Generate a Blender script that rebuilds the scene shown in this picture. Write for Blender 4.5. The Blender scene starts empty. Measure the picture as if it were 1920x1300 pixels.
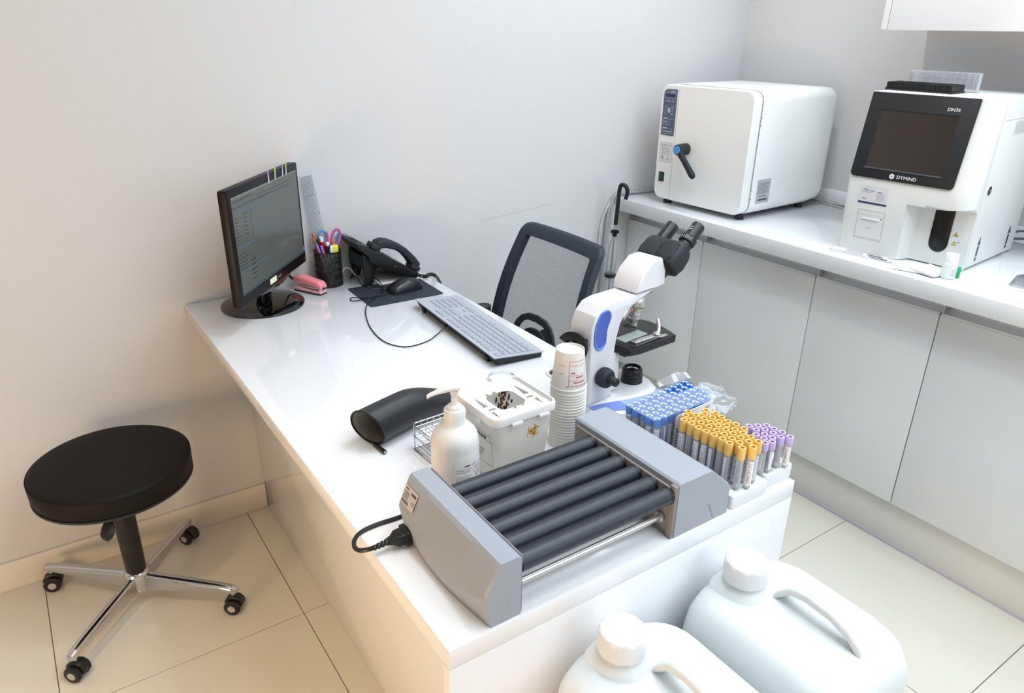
import bpy, bmesh, math, random
from mathutils import Vector, Matrix
random.seed(7)
PI = math.pi
R = math.radians
scn = bpy.context.scene
col = scn.collection

# ------------------------------------------------------------------ camera
cam_d = bpy.data.cameras.new('camera'); cam = bpy.data.objects.new('camera', cam_d); col.objects.link(cam)
scn.camera = cam
cam_d.sensor_fit = 'HORIZONTAL'; cam_d.sensor_width = 36.0
cam_d.lens = 1369.654 / 1920 * 36.0
cam_d.clip_start = 0.05
yaw, pit, rol = R(-34.5926), R(-23.5331), R(0.888)
fw = Vector((-math.sin(yaw)*math.cos(pit), math.cos(yaw)*math.cos(pit), math.sin(pit)))
rt = Vector((math.cos(yaw), math.sin(yaw), 0)); up = rt.cross(fw)
r2 = rt*math.cos(rol) + up*math.sin(rol); u2 = up*math.cos(rol) - rt*math.sin(rol)
cam.matrix_world = Matrix(((r2.x, u2.x, -fw.x, -0.33886), (r2.y, u2.y, -fw.y, -2.15046), (r2.z, u2.z, -fw.z, 1.48920), (0, 0, 0, 1)))

# ------------------------------------------------------------------ world, lights, exposure
w = bpy.data.worlds.new('world'); scn.world = w; w.use_nodes = True
w.node_tree.nodes['Background'].inputs[0].default_value = (0.75, 0.85, 1.0, 1)
w.node_tree.nodes['Background'].inputs[1].default_value = 0.3
scn.cycles.transparent_max_bounces = 48; scn.cycles.max_bounces = 14
scn.view_settings.view_transform = 'Standard'; scn.view_settings.look = 'None'
scn.view_settings.exposure = 0.18; scn.view_settings.gamma = 1.0; scn.view_settings.use_curve_mapping = False

def area(name, loc, tgt, sx, sy, e, c):
    d = bpy.data.lights.new(name, 'AREA'); d.shape = 'RECTANGLE'; d.size = sx; d.size_y = sy; d.energy = e; d.color = c
    o = bpy.data.objects.new(name, d); col.objects.link(o); o.location = loc
    o.rotation_euler = (Vector(tgt) - Vector(loc)).to_track_quat('-Z', 'Y').to_euler()
    return o
area('ceiling_light_cool', (1.15, -2.1, 2.72), (1.15, -2.1, 0), 2.0, 2.2, 52, (0.79, 0.90, 1.0))
area('fill_light_rear', (1.3, -3.9, 1.80), (1.3, -1.0, 0.7), 1.8, 1.4, 20, (0.79, 0.90, 1.0))  # soft fill added behind the camera to brighten front faces, no room lamp
area('corridor_light_warm', (-2.2, -2.0, 0.42), (0.1, -0.9, 0.15), 0.8, 0.6, 27, (1.0, 0.66, 0.36))
def spot(name, loc, e, c, size=100, r=0.05):
    d = bpy.data.lights.new(name, 'SPOT'); d.energy = e; d.color = c; d.spot_size = R(size); d.spot_blend = 0.6; d.shadow_soft_size = r
    o = bpy.data.objects.new(name, d); col.objects.link(o); o.location = loc; return o
spot('downlight_counter', (1.5, -0.62, 2.70), 26, (0.92, 0.96, 1.0), 116, 0.06)
spot('downlight_desk', (0.70, -1.25, 2.70), 22, (0.88, 0.94, 1.0), 84, 0.06)

o = spot('downlight_warm', (-0.95, -1.55, 2.70), 75, (1.0, 0.72, 0.38), 48, 0.09); o.data.spot_blend = 1.0
o.rotation_euler = (Vector((-0.55, -1.05, 0)) - Vector((-0.95, -1.55, 2.70))).to_track_quat('-Z', 'Y').to_euler()

# ------------------------------------------------------------------ materials
def lin(c):
    return tuple(((v/255)/12.92 if v/255 <= 0.04045 else ((v/255+0.055)/1.055)**2.4) for v in c)
MC = {}
def mat(name, rgb, rough=0.5, metal=0.0, coat=0.0, trans=0.0, ior=1.45, alpha=1.0, bump=0.0, bscale=200.0, noise=0.0, nscale=30.0, emit=0.0, sss=0.0, spec=0.5):
    if name in MC: return MC[name]
    m = bpy.data.materials.new(name); m.use_nodes = True; nt = m.node_tree; p = nt.nodes['Principled BSDF']
    c = lin(rgb) + (1,)
    p.inputs['Base Color'].default_value = c; p.inputs['Roughness'].default_value = rough; p.inputs['Metallic'].default_value = metal
    p.inputs['Coat Weight'].default_value = coat; p.inputs['Transmission Weight'].default_value = trans; p.inputs['IOR'].default_value = ior
    p.inputs['Alpha'].default_value = alpha; p.inputs['Specular IOR Level'].default_value = spec
    if sss: p.inputs['Subsurface Weight'].default_value = sss; p.inputs['Subsurface Scale'].default_value = 0.01
    if emit: p.inputs['Emission Color'].default_value = c; p.inputs['Emission Strength'].default_value = emit
    tc = nt.nodes.new('ShaderNodeTexCoord')
    if bump:
        n = nt.nodes.new('ShaderNodeTexNoise'); n.inputs['Scale'].default_value = bscale; n.inputs['Detail'].default_value = 3
        b = nt.nodes.new('ShaderNodeBump'); b.inputs['Strength'].default_value = bump; b.inputs['Distance'].default_value = 0.002
        nt.links.new(tc.outputs['Object'], n.inputs['Vector']); nt.links.new(n.outputs['Fac'], b.inputs['Height']); nt.links.new(b.outputs['Normal'], p.inputs['Normal'])
    if noise:
        n = nt.nodes.new('ShaderNodeTexNoise'); n.inputs['Scale'].default_value = nscale; n.inputs['Detail'].default_value = 5
        r = nt.nodes.new('ShaderNodeMixRGB'); r.inputs[1].default_value = tuple(v*(1-noise) for v in c[:3]) + (1,)
        r.inputs[2].default_value = tuple(min(1, v*(1+noise)) for v in c[:3]) + (1,)
        nt.links.new(tc.outputs['Object'], n.inputs['Vector']); nt.links.new(n.outputs['Fac'], r.inputs[0]); nt.links.new(r.outputs[0], p.inputs['Base Color'])
    MC[name] = m; return m

def mesh_fabric(name, rgb, scale, thr, diag=False):
    """open weave: real holes in the cloth, too fine to model thread by thread"""
    m = mat(name, rgb, 0.8); nt = m.node_tree; p = nt.nodes['Principled BSDF']
    tc = nt.nodes.new('ShaderNodeTexCoord'); sep = nt.nodes.new('ShaderNodeSeparateXYZ'); nt.links.new(tc.outputs['Object'], sep.inputs[0])
    def sn(out, k, ph=0.0):
        mu = nt.nodes.new('ShaderNodeMath'); mu.operation = 'MULTIPLY'; nt.links.new(out, mu.inputs[0]); mu.inputs[1].default_value = k
        s = nt.nodes.new('ShaderNodeMath'); s.operation = 'SINE'; nt.links.new(mu.outputs[0], s.inputs[0]); return s.outputs[0]
    def op(o, a, b):
        n = nt.nodes.new('ShaderNodeMath'); n.operation = o; nt.links.new(a, n.inputs[0])
        if isinstance(b, (int, float)): n.inputs[1].default_value = b
        else: nt.links.new(b, n.inputs[1])
        return n.outputs[0]
    y, z = sep.outputs['Y'], sep.outputs['Z']
    if diag: y, z = op('ADD', y, z), op('SUBTRACT', sep.outputs['Y'], z)
    h = op('MULTIPLY', sn(y, scale), sn(z, scale))
    g = op('GREATER_THAN', h, thr)
    a = op('SUBTRACT', h, 0.0)
    inv = nt.nodes.new('ShaderNodeMath'); inv.operation = 'SUBTRACT'; inv.inputs[0].default_value = 1.0; nt.links.new(g, inv.inputs[1])
    nt.links.new(inv.outputs[0], p.inputs['Alpha'])
    return m

def film(name, white, rgb=(235, 240, 248), rough=0.15, gl=0.9):
    m = bpy.data.materials.new(name); m.use_nodes = True; nt = m.node_tree; nt.nodes.clear()
    o = nt.nodes.new('ShaderNodeOutputMaterial'); t = nt.nodes.new('ShaderNodeBsdfTransparent'); d = nt.nodes.new('ShaderNodeBsdfPrincipled')
    d.inputs['Base Color'].default_value = lin(rgb) + (1,); d.inputs['Roughness'].default_value = rough
    f = nt.nodes.new('ShaderNodeFresnel'); f.inputs['IOR'].default_value = 1.4
    a = nt.nodes.new('ShaderNodeMath'); a.operation = 'MULTIPLY_ADD'; a.inputs[1].default_value = gl; a.inputs[2].default_value = white; a.use_clamp = True
    mx = nt.nodes.new('ShaderNodeMixShader')
    nt.links.new(f.outputs[0], a.inputs[0]); nt.links.new(a.outputs[0], mx.inputs[0]); nt.links.new(t.outputs[0], mx.inputs[1]); nt.links.new(d.outputs[0], mx.inputs[2]); nt.links.new(mx.outputs[0], o.inputs[0])
    MC[name] = m; return m

WALL = mat('wallpaper', (207, 207, 208), 0.85, bump=0.35, bscale=420, noise=0.02, nscale=260)
CEIL = mat('ceiling_paint', (236, 236, 234), 0.9)
TILE = mat('porcelain_tile', (216, 212, 200), 0.12, noise=0.03, nscale=9, spec=0.4)
GROUT = mat('grout', (112, 108, 102), 0.9)
BASE = mat('baseboard_white', (226, 220, 210), 0.3)
LAQ = mat('white_lacquer', (238, 239, 242), 0.09, coat=0.3)
DOORW = mat('cabinet_lacquer', (236, 238, 240), 0.14, coat=0.2)
TOPW = mat('worktop_white', (230, 232, 234), 0.12)
ALU = mat('aluminium', (232, 233, 236), 0.4, 0.25)
PLIN = mat('plinth_grey', (226, 226, 222), 0.3)
CHROME = mat('chrome', (205, 205, 208), 0.07, 1.0)
STEEL = mat('steel', (206, 204, 200), 0.30, 0.9)
BLK = mat('black_plastic', (22, 23, 25), 0.38)
BLKG = mat('black_gloss', (10, 9, 10), 0.06, coat=0.5)
BLKM = mat('black_matte', (34, 37, 42), 0.6)
VINYL = mat('black_vinyl', (14, 12, 11), 0.62, spec=.25, bump=0.12, bscale=600)
WHT = mat('white_plastic', (226, 225, 223), 0.35)
WHT2 = mat('white_plastic_soft', (226, 223, 219), 0.45, sss=0.1)
IVORY = mat('oven_enamel', (240, 242, 241), 0.28)
IVG = mat('analyzer_shell', (224, 225, 222), 0.38)
GREY = mat('mixer_grey', (158, 163, 171), 0.42, bump=0.05, bscale=900)
GREYD = mat('mixer_inner_grey', (132, 126, 124), 0.5)
RUB = mat('roller_rubber', (42, 46, 53), 0.33, bump=0.2, bscale=900, noise=.2, nscale=300)
DARKPR = mat('print_dark', (70, 72, 78), 0.6)
GREYPR = mat('print_grey', (150, 150, 152), 0.6)
PAPER = mat('paper_white', (224, 224, 225), 0.7)
CUPW = mat('cup_paper', (228, 225, 217), 0.6)
REDPR = mat('print_red', (196, 92, 120), 0.6)
BLUEPR = mat('print_blue', (70, 130, 200), 0.5)
REDP2 = mat('print_brick', (180, 90, 80), 0.5)
ORNG = mat('biohazard_orange', (200, 140, 20), 0.4)
MBLUE = mat('microscope_blue', (92, 124, 205), 0.35)
MWHT = mat('microscope_white', (222, 222, 226), 0.25, coat=0.3)
YEL = mat('cap_yellow', (247, 200, 110), 0.4, sss=0.05)
YELIN = mat('stopper_rust', (150, 58, 20), 0.6)
BLUC = mat('cap_blue', (52, 132, 220), 0.4)
BLUW = mat('stopper_white', (236, 240, 244), 0.4)
PURC = mat('cap_purple', (200, 180, 230), 0.4)
DKH = mat('stopper_dark', (52, 52, 62), 0.5)
PINK = mat('stapler_pink', (238, 140, 150), 0.3, coat=0.2)
PINK2 = mat('stapler_pale_pink', (240, 182, 186), 0.35)
GREEN = mat('cap_green', (22, 160, 98), 0.4)
DISP = mat('panel_slate', (84, 98, 122), 0.35)
FOAM = mat('foam_white', (228, 230, 232), 0.55)
JUG = mat('jug_plastic', (224, 229, 229), 0.35, sss=0.15)
JCAP = mat('jug_cap_white', (228, 230, 232), 0.35)
GLASS = film('tube_glass', 0.36, (240, 242, 244), 0.05)
BAG = film('bag_film', 0.21, (225, 240, 255), 0.25, .4)
BAGC = film('bag_film_clear', 0.07, (235, 240, 246), 0.25, .4)
ACRY = film('acrylic_clear', 0.14, (235, 238, 245), 0.05)
WOOD = mat('wood_door', (120, 78, 46), 0.4, noise=0.2, nscale=6)

# ------------------------------------------------------------------ mesh builder
class B:
    def __init__(s): s.bm = bmesh.new(); s.ms = []
    def mi(s, m):
        if m not in s.ms: s.ms.append(m)
        return s.ms.index(m)
    def add(s, vs, fs, m, M=None):
        k = s.mi(m); bv = [s.bm.verts.new((M @ Vector(v)) if M else v) for v in vs]
        for f in fs:
            try:
                fc = s.bm.faces.new([bv[i] for i in f]); fc.material_index = k
            except ValueError: pass
        return s
    def merge(s, tb, m, M=None):
        vs = [v.co.copy() for v in tb.verts]; tb.verts.index_update()
        fs = [[v.index for v in f.verts] for f in tb.faces]; tb.free()
        return s.add(vs, fs, m, M)
    def box(s, c, d, m, bev=0.0, M=None, seg=2):
        tb = bmesh.new(); bmesh.ops.create_cube(tb, size=1.0)
        for v in tb.verts: v.co = Vector((v.co.x*d[0], v.co.y*d[1], v.co.z*d[2]))
        if bev: bmesh.ops.bevel(tb, geom=tb.edges[:], offset=bev, segments=seg, affect='EDGES', profile=0.5)
        for v in tb.verts: v.co += Vector(c)
        return s.merge(tb, m, M)
    def b2(s, a, b, m, bev=0.0, M=None, seg=2):
        return s.box([(a[i]+b[i])/2 for i in range(3)], [abs(b[i]-a[i]) for i in range(3)], m, bev, M, seg)
    def loft(s, rings, m, caps=(True, True), closed=True, M=None):
        n = len(rings[0]); vs = [p for r in rings for p in r]; fs = []
        for i in range(len(rings)-1):
            for j in range(n if closed else n-1):
                a = i*n+j; b = i*n+(j+1) % n; fs.append((a, b, b+n, a+n))
        if caps[0]: fs.append(tuple(range(n))[::-1])
        if caps[1]: fs.append(tuple(range((len(rings)-1)*n, len(rings)*n)))
        return s.add(vs, fs, m, M)
    def lathe(s, prof, m, seg=24, o=(0, 0, 0), M=None, caps=(True, True)):
        rings = [[(o[0]+max(r, 1e-5)*math.cos(2*PI*k/seg), o[1]+max(r, 1e-5)*math.sin(2*PI*k/seg), o[2]+z) for k in range(seg)] for r, z in prof]
        return s.loft(rings, m, caps, True, M)
    def cyl(s, p0, p1, r, m, r1=None, seg=20, bev=0.0):
        p0, p1 = Vector(p0), Vector(p1); L = (p1-p0).length
        M = Matrix.Translation(p0) @ (p1-p0).to_track_quat('Z', 'Y').to_matrix().to_4x4()
        r1 = r if r1 is None else r1
        pr = [(r-bev, 0), (r, bev), (r1, L-bev), (r1-bev, L)] if bev else [(r, 0), (r1, L)]
        return s.lathe(pr, m, seg, M=M)
    def tube(s, pts, r, m, seg=8, sm=0, closed=False, caps=True):
        P = [Vector(p) for p in pts]
        if sm: P = smooth(P, sm, closed)
        n = len(P); rings = []; T0 = None; N = None
        for i in range(n):
            if closed: T = (P[(i+1) % n]-P[i-1]).normalized()
            else: T = (P[min(i+1, n-1)]-P[max(i-1, 0)]).normalized()
            if N is None:
                a = Vector((0, 0, 1)) if abs(T.z) < 0.9 else Vector((1, 0, 0)); N = (a - T*a.dot(T)).normalized()
            else: N = (N - T*N.dot(T)).normalized()
            Bn = T.cross(N); rr = r[i] if isinstance(r, (list, tuple)) and len(r) == n else (r if not isinstance(r, (list, tuple)) else r[0])
            rings.append([P[i]+(N*math.cos(2*PI*k/seg)+Bn*math.sin(2*PI*k/seg))*rr for k in range(seg)])
        if closed: rings.append(rings[0]); return s.loft(rings, m, (False, False))
        return s.loft(rings, m, (caps, caps))
    def prism(s, poly, a, b, m, ax='z', bev=0.0, M=None, seg=2):
        def P(x, y, h): return {'z': (x, y, h), 'y': (x, h, y), 'x': (h, x, y)}[ax]
        tb = bmesh.new(); v0 = [tb.verts.new(P(x, y, a)) for x, y in poly]; v1 = [tb.verts.new(P(x, y, b)) for x, y in poly]
        n = len(poly); f0 = tb.faces.new(v0[::-1]); f1 = tb.faces.new(v1)
        for i in range(n): tb.faces.new((v0[i], v0[(i+1) % n], v1[(i+1) % n], v1[i]))
        bmesh.ops.recalc_face_normals(tb, faces=tb.faces[:])
        if bev:
            ed = list(set(list(f0.edges)+list(f1.edges)))
            bmesh.ops.bevel(tb, geom=ed, offset=bev, segments=seg, affect='EDGES', profile=0.5)
        return s.merge(tb, m, M)
    def poly(s, pts, m, M=None): return s.add(pts, [tuple(range(len(pts)))], m, M)
    def mesh(s, name, ang=32, norm=True):
        if norm: bmesh.ops.recalc_face_normals(s.bm, faces=s.bm.faces[:])
        me = bpy.data.meshes.new(name); s.bm.to_mesh(me); s.bm.free()
        for m in s.ms: me.materials.append(m)
        if ang:
            me.shade_smooth(); me.set_sharp_from_angle(angle=R(ang))
        return me
    def done(s, name, parent=None, ang=32, norm=True, loc=None, rot=None):
        o = bpy.data.objects.new(name, s.mesh(name, ang, norm)); col.objects.link(o)
        if parent: o.parent = parent
        if loc: o.location = loc
        if rot: o.rotation_euler = rot
        return o

def smooth(P, k, closed=False):
    out = []; n = len(P)
    rng = range(n if closed else n-1)
    for i in rng:
        if closed: p0, p1, p2, p3 = P[i-1], P[i], P[(i+1) % n], P[(i+2) % n]
        else: p0, p1, p2, p3 = P[max(i-1, 0)], P[i], P[i+1], P[min(i+2, n-1)]
        for j in range(k):
            t = j/k
            out.append(0.5*((2*p1)+(p2-p0)*t+(2*p0-5*p1+4*p2-p3)*t*t+(3*p1-p0-3*p2+p3)*t**3))
    if not closed: out.append(P[-1])
    return out

def rrect(x0, y0, x1, y1, r, n=5):
    if isinstance(r, (int, float)): r = [r]*4
    out = []
    for (cx, cy, a0), rr in zip(((x1-r[0], y1-r[0], 0), (x0+r[1], y1-r[1], 90), (x0+r[2], y0+r[2], 180), (x1-r[3], y0+r[3], 270)), r):
        for k in range(n+1):
            a = R(a0+90*k/n); out.append((cx+rr*math.cos(a), cy+rr*math.sin(a)))
    return out

def tag(o, label=None, cat=None, group=None, kind=None):
    if label: o['label'] = label
    if cat: o['category'] = cat
    if group: o['group'] = group
    if kind: o['kind'] = kind
    return o
def thing(name, label, cat, loc=(0, 0, 0), rz=0.0, group=None):
    o = bpy.data.objects.new(name, None); col.objects.link(o); o.location = loc; o.rotation_euler = (0, 0, rz); o.empty_display_size = 0.02
    return tag(o, label, cat, group)
def struct(name, b, parent=None, ang=32):
    o = b.done(name, parent, ang)
    if not parent: o['kind'] = 'structure'
    return o
def copy_tree(o, parent=None):
    c = o.copy(); col.objects.link(c)
    if parent is not None: c.parent = parent
    for ch in list(o.children): copy_tree(ch, c)
    return c

TXT = {}
def text2d(s):
    if s in TXT: return TXT[s]
    cu = bpy.data.curves.new('lettering', 'FONT'); cu.body = s; cu.size = 1.0; cu.resolution_u = 2
    o = bpy.data.objects.new('lettering', cu); col.objects.link(o)
    dg = bpy.context.evaluated_depsgraph_get(); me = bpy.data.meshes.new_from_object(o.evaluated_get(dg))
    V = [(v.co.x, v.co.y) for v in me.vertices]; F = [tuple(p.vertices) for p in me.polygons]
    bpy.data.objects.remove(o); bpy.data.curves.remove(cu); bpy.data.meshes.remove(me)
    TXT[s] = (V, F); return TXT[s]

class Decal:
    """flat print laid on a surface through f(x, y) -> 3D"""
    def __init__(s, f): s.b = B(); s.f = f
    def text(s, t, x, y, h, m, sx=1.0, rot=0.0, shear=0.0, center=False):
        V, F = text2d(t)
        ox = (max(v[0] for v in V)/2) if center else 0.0
        ca, sa = math.cos(rot), math.sin(rot)
        pts = []
        for a, b_ in V:
            a = (a-ox)*h*sx*1.3 + shear*b_*h; b_ = b_*h*1.3
            pts.append(s.f(x+a*ca-b_*sa, y+a*sa+b_*ca))
        s.b.add(pts, F, m); return s
    def rect(s, x, y, w_, h, m, n=1):
        for i in range(n):
            a = x+w_*i/n; c = x+w_*(i+1)/n
            s.b.add([s.f(a, y), s.f(c, y), s.f(c, y+h), s.f(a, y+h)], [(0, 1, 2, 3)], m)
        return s
    def poly(s, pts, m): s.b.add([s.f(*p) for p in pts], [tuple(range(len(pts)))], m); return s
    def frame(s, x, y, w_, h, t, m, n=1):
        s.rect(x, y, w_, t, m, n); s.rect(x, y+h-t, w_, t, m, n); s.rect(x, y, t, h, m); s.rect(x+w_-t, y, t, h, m); return s
    def ring(s, x, y, r0, r1, m, a0=0, a1=360, n=16):
        for k in range(n):
            a, c = R(a0+(a1-a0)*k/n), R(a0+(a1-a0)*(k+1)/n)
            s.poly([(x+r0*math.cos(a), y+r0*math.sin(a)), (x+r1*math.cos(a), y+r1*math.sin(a)), (x+r1*math.cos(c), y+r1*math.sin(c)), (x+r0*math.cos(c), y+r0*math.sin(c))], m)
        return s
    def lines(s, x, y, w_, h, n, m, t=0.4):
        """rows of illegibly small print"""
        dh = h/n
        for i in range(n):
            xx = x; yy = y+h-(i+1)*dh
            while xx < x+w_*random.uniform(0.75, 1.0):
                l = random.uniform(0.02, 0.10)*w_
                s.rect(xx, yy, min(l, x+w_-xx), dh*t, m); xx += l+0.02*w_
        return s
    def done(s, name, parent): return s.b.done(name, parent, 0, norm=False)

def plane_f(o, xd, yd, off=0.0004):
    o, xd, yd = Vector(o), Vector(xd).normalized(), Vector(yd).normalized(); n = xd.cross(yd)
    return lambda x, y: o + xd*x + yd*y + n*off

# ================================================================== SETTING
XR = 2.274; XL = -2.6; YR = -4.2; ZC = 2.75
fl = struct('floor', B().b2((XL-.1, YR-.1, -0.08), (XR+.1, 0.1, -0.003), GROUT))
P = 0.582
xs = [0.079+P*k for k in range(-6, 6)]; ys = [-0.552+P-P*k for k in range(0, 9)]
TM = {}
for i in range(len(xs)-1):
    for j in range(len(ys)-1):
        a0, a1 = max(xs[i], XL), min(xs[i+1], XR); b0, b1 = max(ys[j+1], YR), min(ys[j], 0.0)
        if a1-a0 < 0.01 or b1-b0 < 0.01: continue
        wx, wy = round(a1-a0-0.0022, 4), round(b1-b0-0.0022, 4)
        if (wx, wy) not in TM: TM[(wx, wy)] = B().box((0, 0, -0.0035), (wx, wy, 0.007), TILE, 0.0006, seg=1).mesh('tile')
        t = bpy.data.objects.new('tile', TM[(wx, wy)]); col.objects.link(t); t.parent = fl; t.location = ((a0+a1)/2, (b0+b1)/2, 0)
struct('wall_back', B().b2((XL-.1, 0, 0), (XR+.1, 0.1, ZC), WALL))
struct('wall_right', B().b2((XR, YR, 0), (XR+.1, 0, ZC), WALL))
struct('wall_left', B().b2((XL-.1, YR, 0), (XL, 0, ZC), WALL))
struct('wall_rear', B().b2((XL-.1, YR-.1, 0), (XR+.1, YR, ZC), WALL))
struct('ceiling', B().b2((XL-.1, YR-.1, ZC), (XR+.1, 0.1, ZC+.1), CEIL))
dr = struct('door_1', B().b2((0.7, YR+.002, 0.002), (1.6, YR+.045, 2.1), WOOD, .004))  # unseen wood door, added so the glossy screens have something to reflect
B().cyl((0.80, YR+.045, 1.0), (0.80, YR+.09, 1.0), 0.012, STEEL).cyl((0.80, YR+.085, 1.0), (0.92, YR+.085, 1.0), 0.009, STEEL).done('door_handle', dr)
struct('baseboard_back', B().b2((XL, -0.010, 0.0), (0.149, -0.0004, 0.0897), BASE, 0.002))
struct('baseboard_alcove', B().b2((0.172, -0.010, 0.0), (1.70, -0.0004, 0.0897), BASE, 0.002))
struct('baseboard_left', B().b2((XL+.0004, YR+.01, 0.0), (XL+.010, -.012, 0.0897), BASE, 0.002))
struct('trim_1', B().b2((XR-0.013, -3.0, 0.8875), (XR-0.0004, -0.0005, 0.940), LAQ, 0.003))
# hairline scuff above the desk on the back wall
sc = Decal(plane_f((1.0, -0.0002, 0.0), (1, 0, 0), (0, 0, 1)))
for k in range(16): sc.rect(0.0+k*0.02, 0.868+k*0.0016+random.uniform(-.0008, .0008), 0.019, 0.0012, mat('scuff', (196, 194, 193), 0.9))
o = sc.done('trim_2', None); o['kind'] = 'structure'

# ================================================================== DESK
DH = 0.75; DW = 0.715; DL = 1.5265
desk = thing('desk', 'large glossy white desk running out from the back wall', 'desk', (0, 0, 0))
HX, HY = 0.603, -0.945
# desktop with grommet hole
tb = B()
tb.b2((0, -DL, 0.7165), (DW, -0.001, DH), LAQ, 0.0015)
tb.done('desktop', desk)
B().b2((0.15, -DL+.0205, 0.0005), (0.17, -0.0115, 0.7163), LAQ, 0.001).done('side_panel', desk)
B().b2((0.0, -DL+.0003, 0.0005), (DW, -DL+.02, 0.7163), LAQ, 0.001).done('front_panel', desk)
B().b2((0.17, -0.60, 0.60), (0.66, -0.58, 0.7163), LAQ, 0.001).done('stretcher', desk)
g = B(); g.lathe([(0.031, 0), (0.031, .002), (0.029, .0035), (0.024, .0035), (0.023, .001), (0.023, 0.0005)], WHT, 28, (0.628, -0.944, DH), caps=(True, False))
g.done('grommet', desk)
B().lathe([(0.0228, 0.0), (0.0228, .0008)], mat('hole_shadow', (70, 62, 55), 0.9), 28, (0.628, -0.944, DH)).done('grommet_hole', desk)

# ================================================================== BASE CABINETS AND WORKTOP
HC = 0.887; XC = 1.6234; XD = 1.7064; XK = 1.727
wt = B().b2((XC, -3.0, 0.8369), (XR-.0005, -0.001, HC), TOPW, 0.003).done('worktop')
tag(wt, 'long white worktop over the cabinets along the right wall', 'worktop')
cuts = [-0.001, -0.4026, -0.8719, -1.2633, -1.70, -2.14, -2.58, -3.0]
where = ['nearest the back wall, beside the clear umbrella', 'second from the back wall, behind the microscope', 'third from the back wall, below the screened analyzer', 'below the right end of the analyzer, door meeting the picture edge', 'beyond the right picture edge', 'well past the right picture edge', 'farthest from the back wall']
for i in range(7):
    y1, y0 = cuts[i], cuts[i+1]; ym = (y0+y1)/2
    c = thing('base_cabinet', 'white flat-door base cabinet, ' + where[i], 'cabinet', (1.99, ym, 0), 0, 'white base cabinets under the worktop')
    hw = (y1-y0)/2
    b = B(); b.b2((XD+.02-1.99, -hw+.0003, 0.156), (XR-.001-1.99, hw-.0003, 0.779), WHT); b.b2((1.75-1.99, -hw+.0003, .779), (XR-.001-1.99, hw-.0003, .8366), WHT); b.done('body', c)
    b = B(); b.b2((XD-1.99, -hw+.0018, 0.156), (XD+.0195-1.99, hw-.0018, 0.779), DOORW, 0.001); b.done('door', c)
    b = B()   # recessed handle channel
    pr = [(XD+.0005, .7795), (XD+.006, .7795), (XD+.006, .790), (XD+.026, .792), (XD+.038, .803), (XD+.041, .8365), (XD+.0432, .8365), (XD+.0432, .7797), (XD+.0005, .7792)]
    pr = [(XD+.0005, .7793), (XD+.0005, .7863), (XD+.0028, .7863), (XD+.0028, .7815), (XD+.022, .7830), (XD+.0345, .7925), (XD+.039, .8080), (XD+.039, .8364), (XD+.0432, .8364), (XD+.0432, .7793)]
    b.prism([(x-1.99, z) for x, z in pr], -hw+.004, hw-.004, ALU, 'y'); b.done('handle_channel', c)
    b = B(); b.b2((XD+.010-1.99, hw-.0038, .784), (XD+.040-1.99, hw-.0008, .8355), ALU); b.b2((XD+.012-1.99, hw-.010, .795), (XD+.030-1.99, hw-.0045, .8355), mat('bracket_plastic', (170, 172, 174), .5)); b.done('channel_bracket', c)
pl = B().b2((XK, -2.999, 0.0005), (XK+.018, -0.002, 0.1555), PLIN, 0.001).done('plinth'); tag(pl, 'pale grey plinth board under the white base cabinets', 'plinth')
B().b2((XK-.004, -2.999, 0.0005), (XK-.0002, -0.002, 0.010), mat('plinth_seal', (196, 194, 204), .3)).done('seal_strip', pl)

uc = thing('wall_cabinet', 'white wall cabinet cut off by the top right corner', 'cabinet', (2.14, -1.6, 1.503))
b = B(); b.b2((2.0-2.14, -.767+1.6, 0), (XR-.001-2.14, -.749+1.6, .7), LAQ, .0008); b.done('side_panel', uc)
b = B(); b.b2((2.0225-2.14, -2.55+1.6, 0.004), (XR-.001-2.14, -.7675+1.6, .022), WHT); b.b2((2.0225-2.14, -2.55+1.6, .68), (XR-.001-2.14, -.7675+1.6, .7), WHT); b.b2((XR-.02-2.14, -2.55+1.6, .022), (XR-.001-2.14, -.7675+1.6, .68), WHT); b.b2((2.0225-2.14, -2.55+1.6, .022), (XR-.02-2.14, -2.53+1.6, .68), WHT); b.done('body', uc)
for y0, y1 in ((-1.36, -.7695), (-1.953, -1.362), (-2.548, -1.955)):
    B().b2((2.0015-2.14, y0+1.6, -0.002), (2.0215-2.14, y1+1.6, .699), LAQ, .001).done('door', uc)

# ================================================================== ROLLER MIXER
mx = thing('roller_mixer', 'grey laboratory roller mixer with six black rollers at the desk front', 'mixer', (0.27, -1.395, DH))
ox, oy = 0.27, -1.395
yf, yb = -1.522-oy, -1.266-oy
# left housing: cross-section in xz, bulging outwards; lofted along y with rounded ends
def housing(flip):
    def X(x): return (x-ox) if not flip else -(x-0.265) + (0.265-ox) + 0.0
    rings = []
    def sec(y, ins, drop):
        if not flip:
            p = [(0.116, .0008), (0.0655-.012*drop+ins*.6, .0008), (0.0570-.006*drop+ins, .050-.033*drop), (0.0595-.006*drop+ins, .059-.033*drop), (0.0775+ins*.5, .0945), (0.083+ins*.3, .1), (0.112, .1), (0.116, .097)]
        else:
            p = [(0.412, .0008), (0.5405-ins, .0008), (0.5385-ins, .050), (0.5345-ins, .058-drop*.3), (0.491-ins*.5, .0965-drop*.1), (0.484-ins*.3, .1-drop*.1), (0.416, .1-drop*.1), (0.412, .097-drop*.1)]
        return [(x-ox, y, z) for x, z in p]
    n = 14
    rings.append(sec(yf, .004, 0)); rings.append(sec(yf+.003, .001, 0))
    for k in range(n+1):
        t = k/n; y = yf+.006+(yb-yf-.012)*t
        c = math.sin(PI*t)
        ins = 0.0
        rings.append(sec(y, ins, 0 if flip else c))
    rings.append(sec(yb-.003, .001, 0)); rings.append(sec(yb, .004, 0))
    return rings
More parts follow.
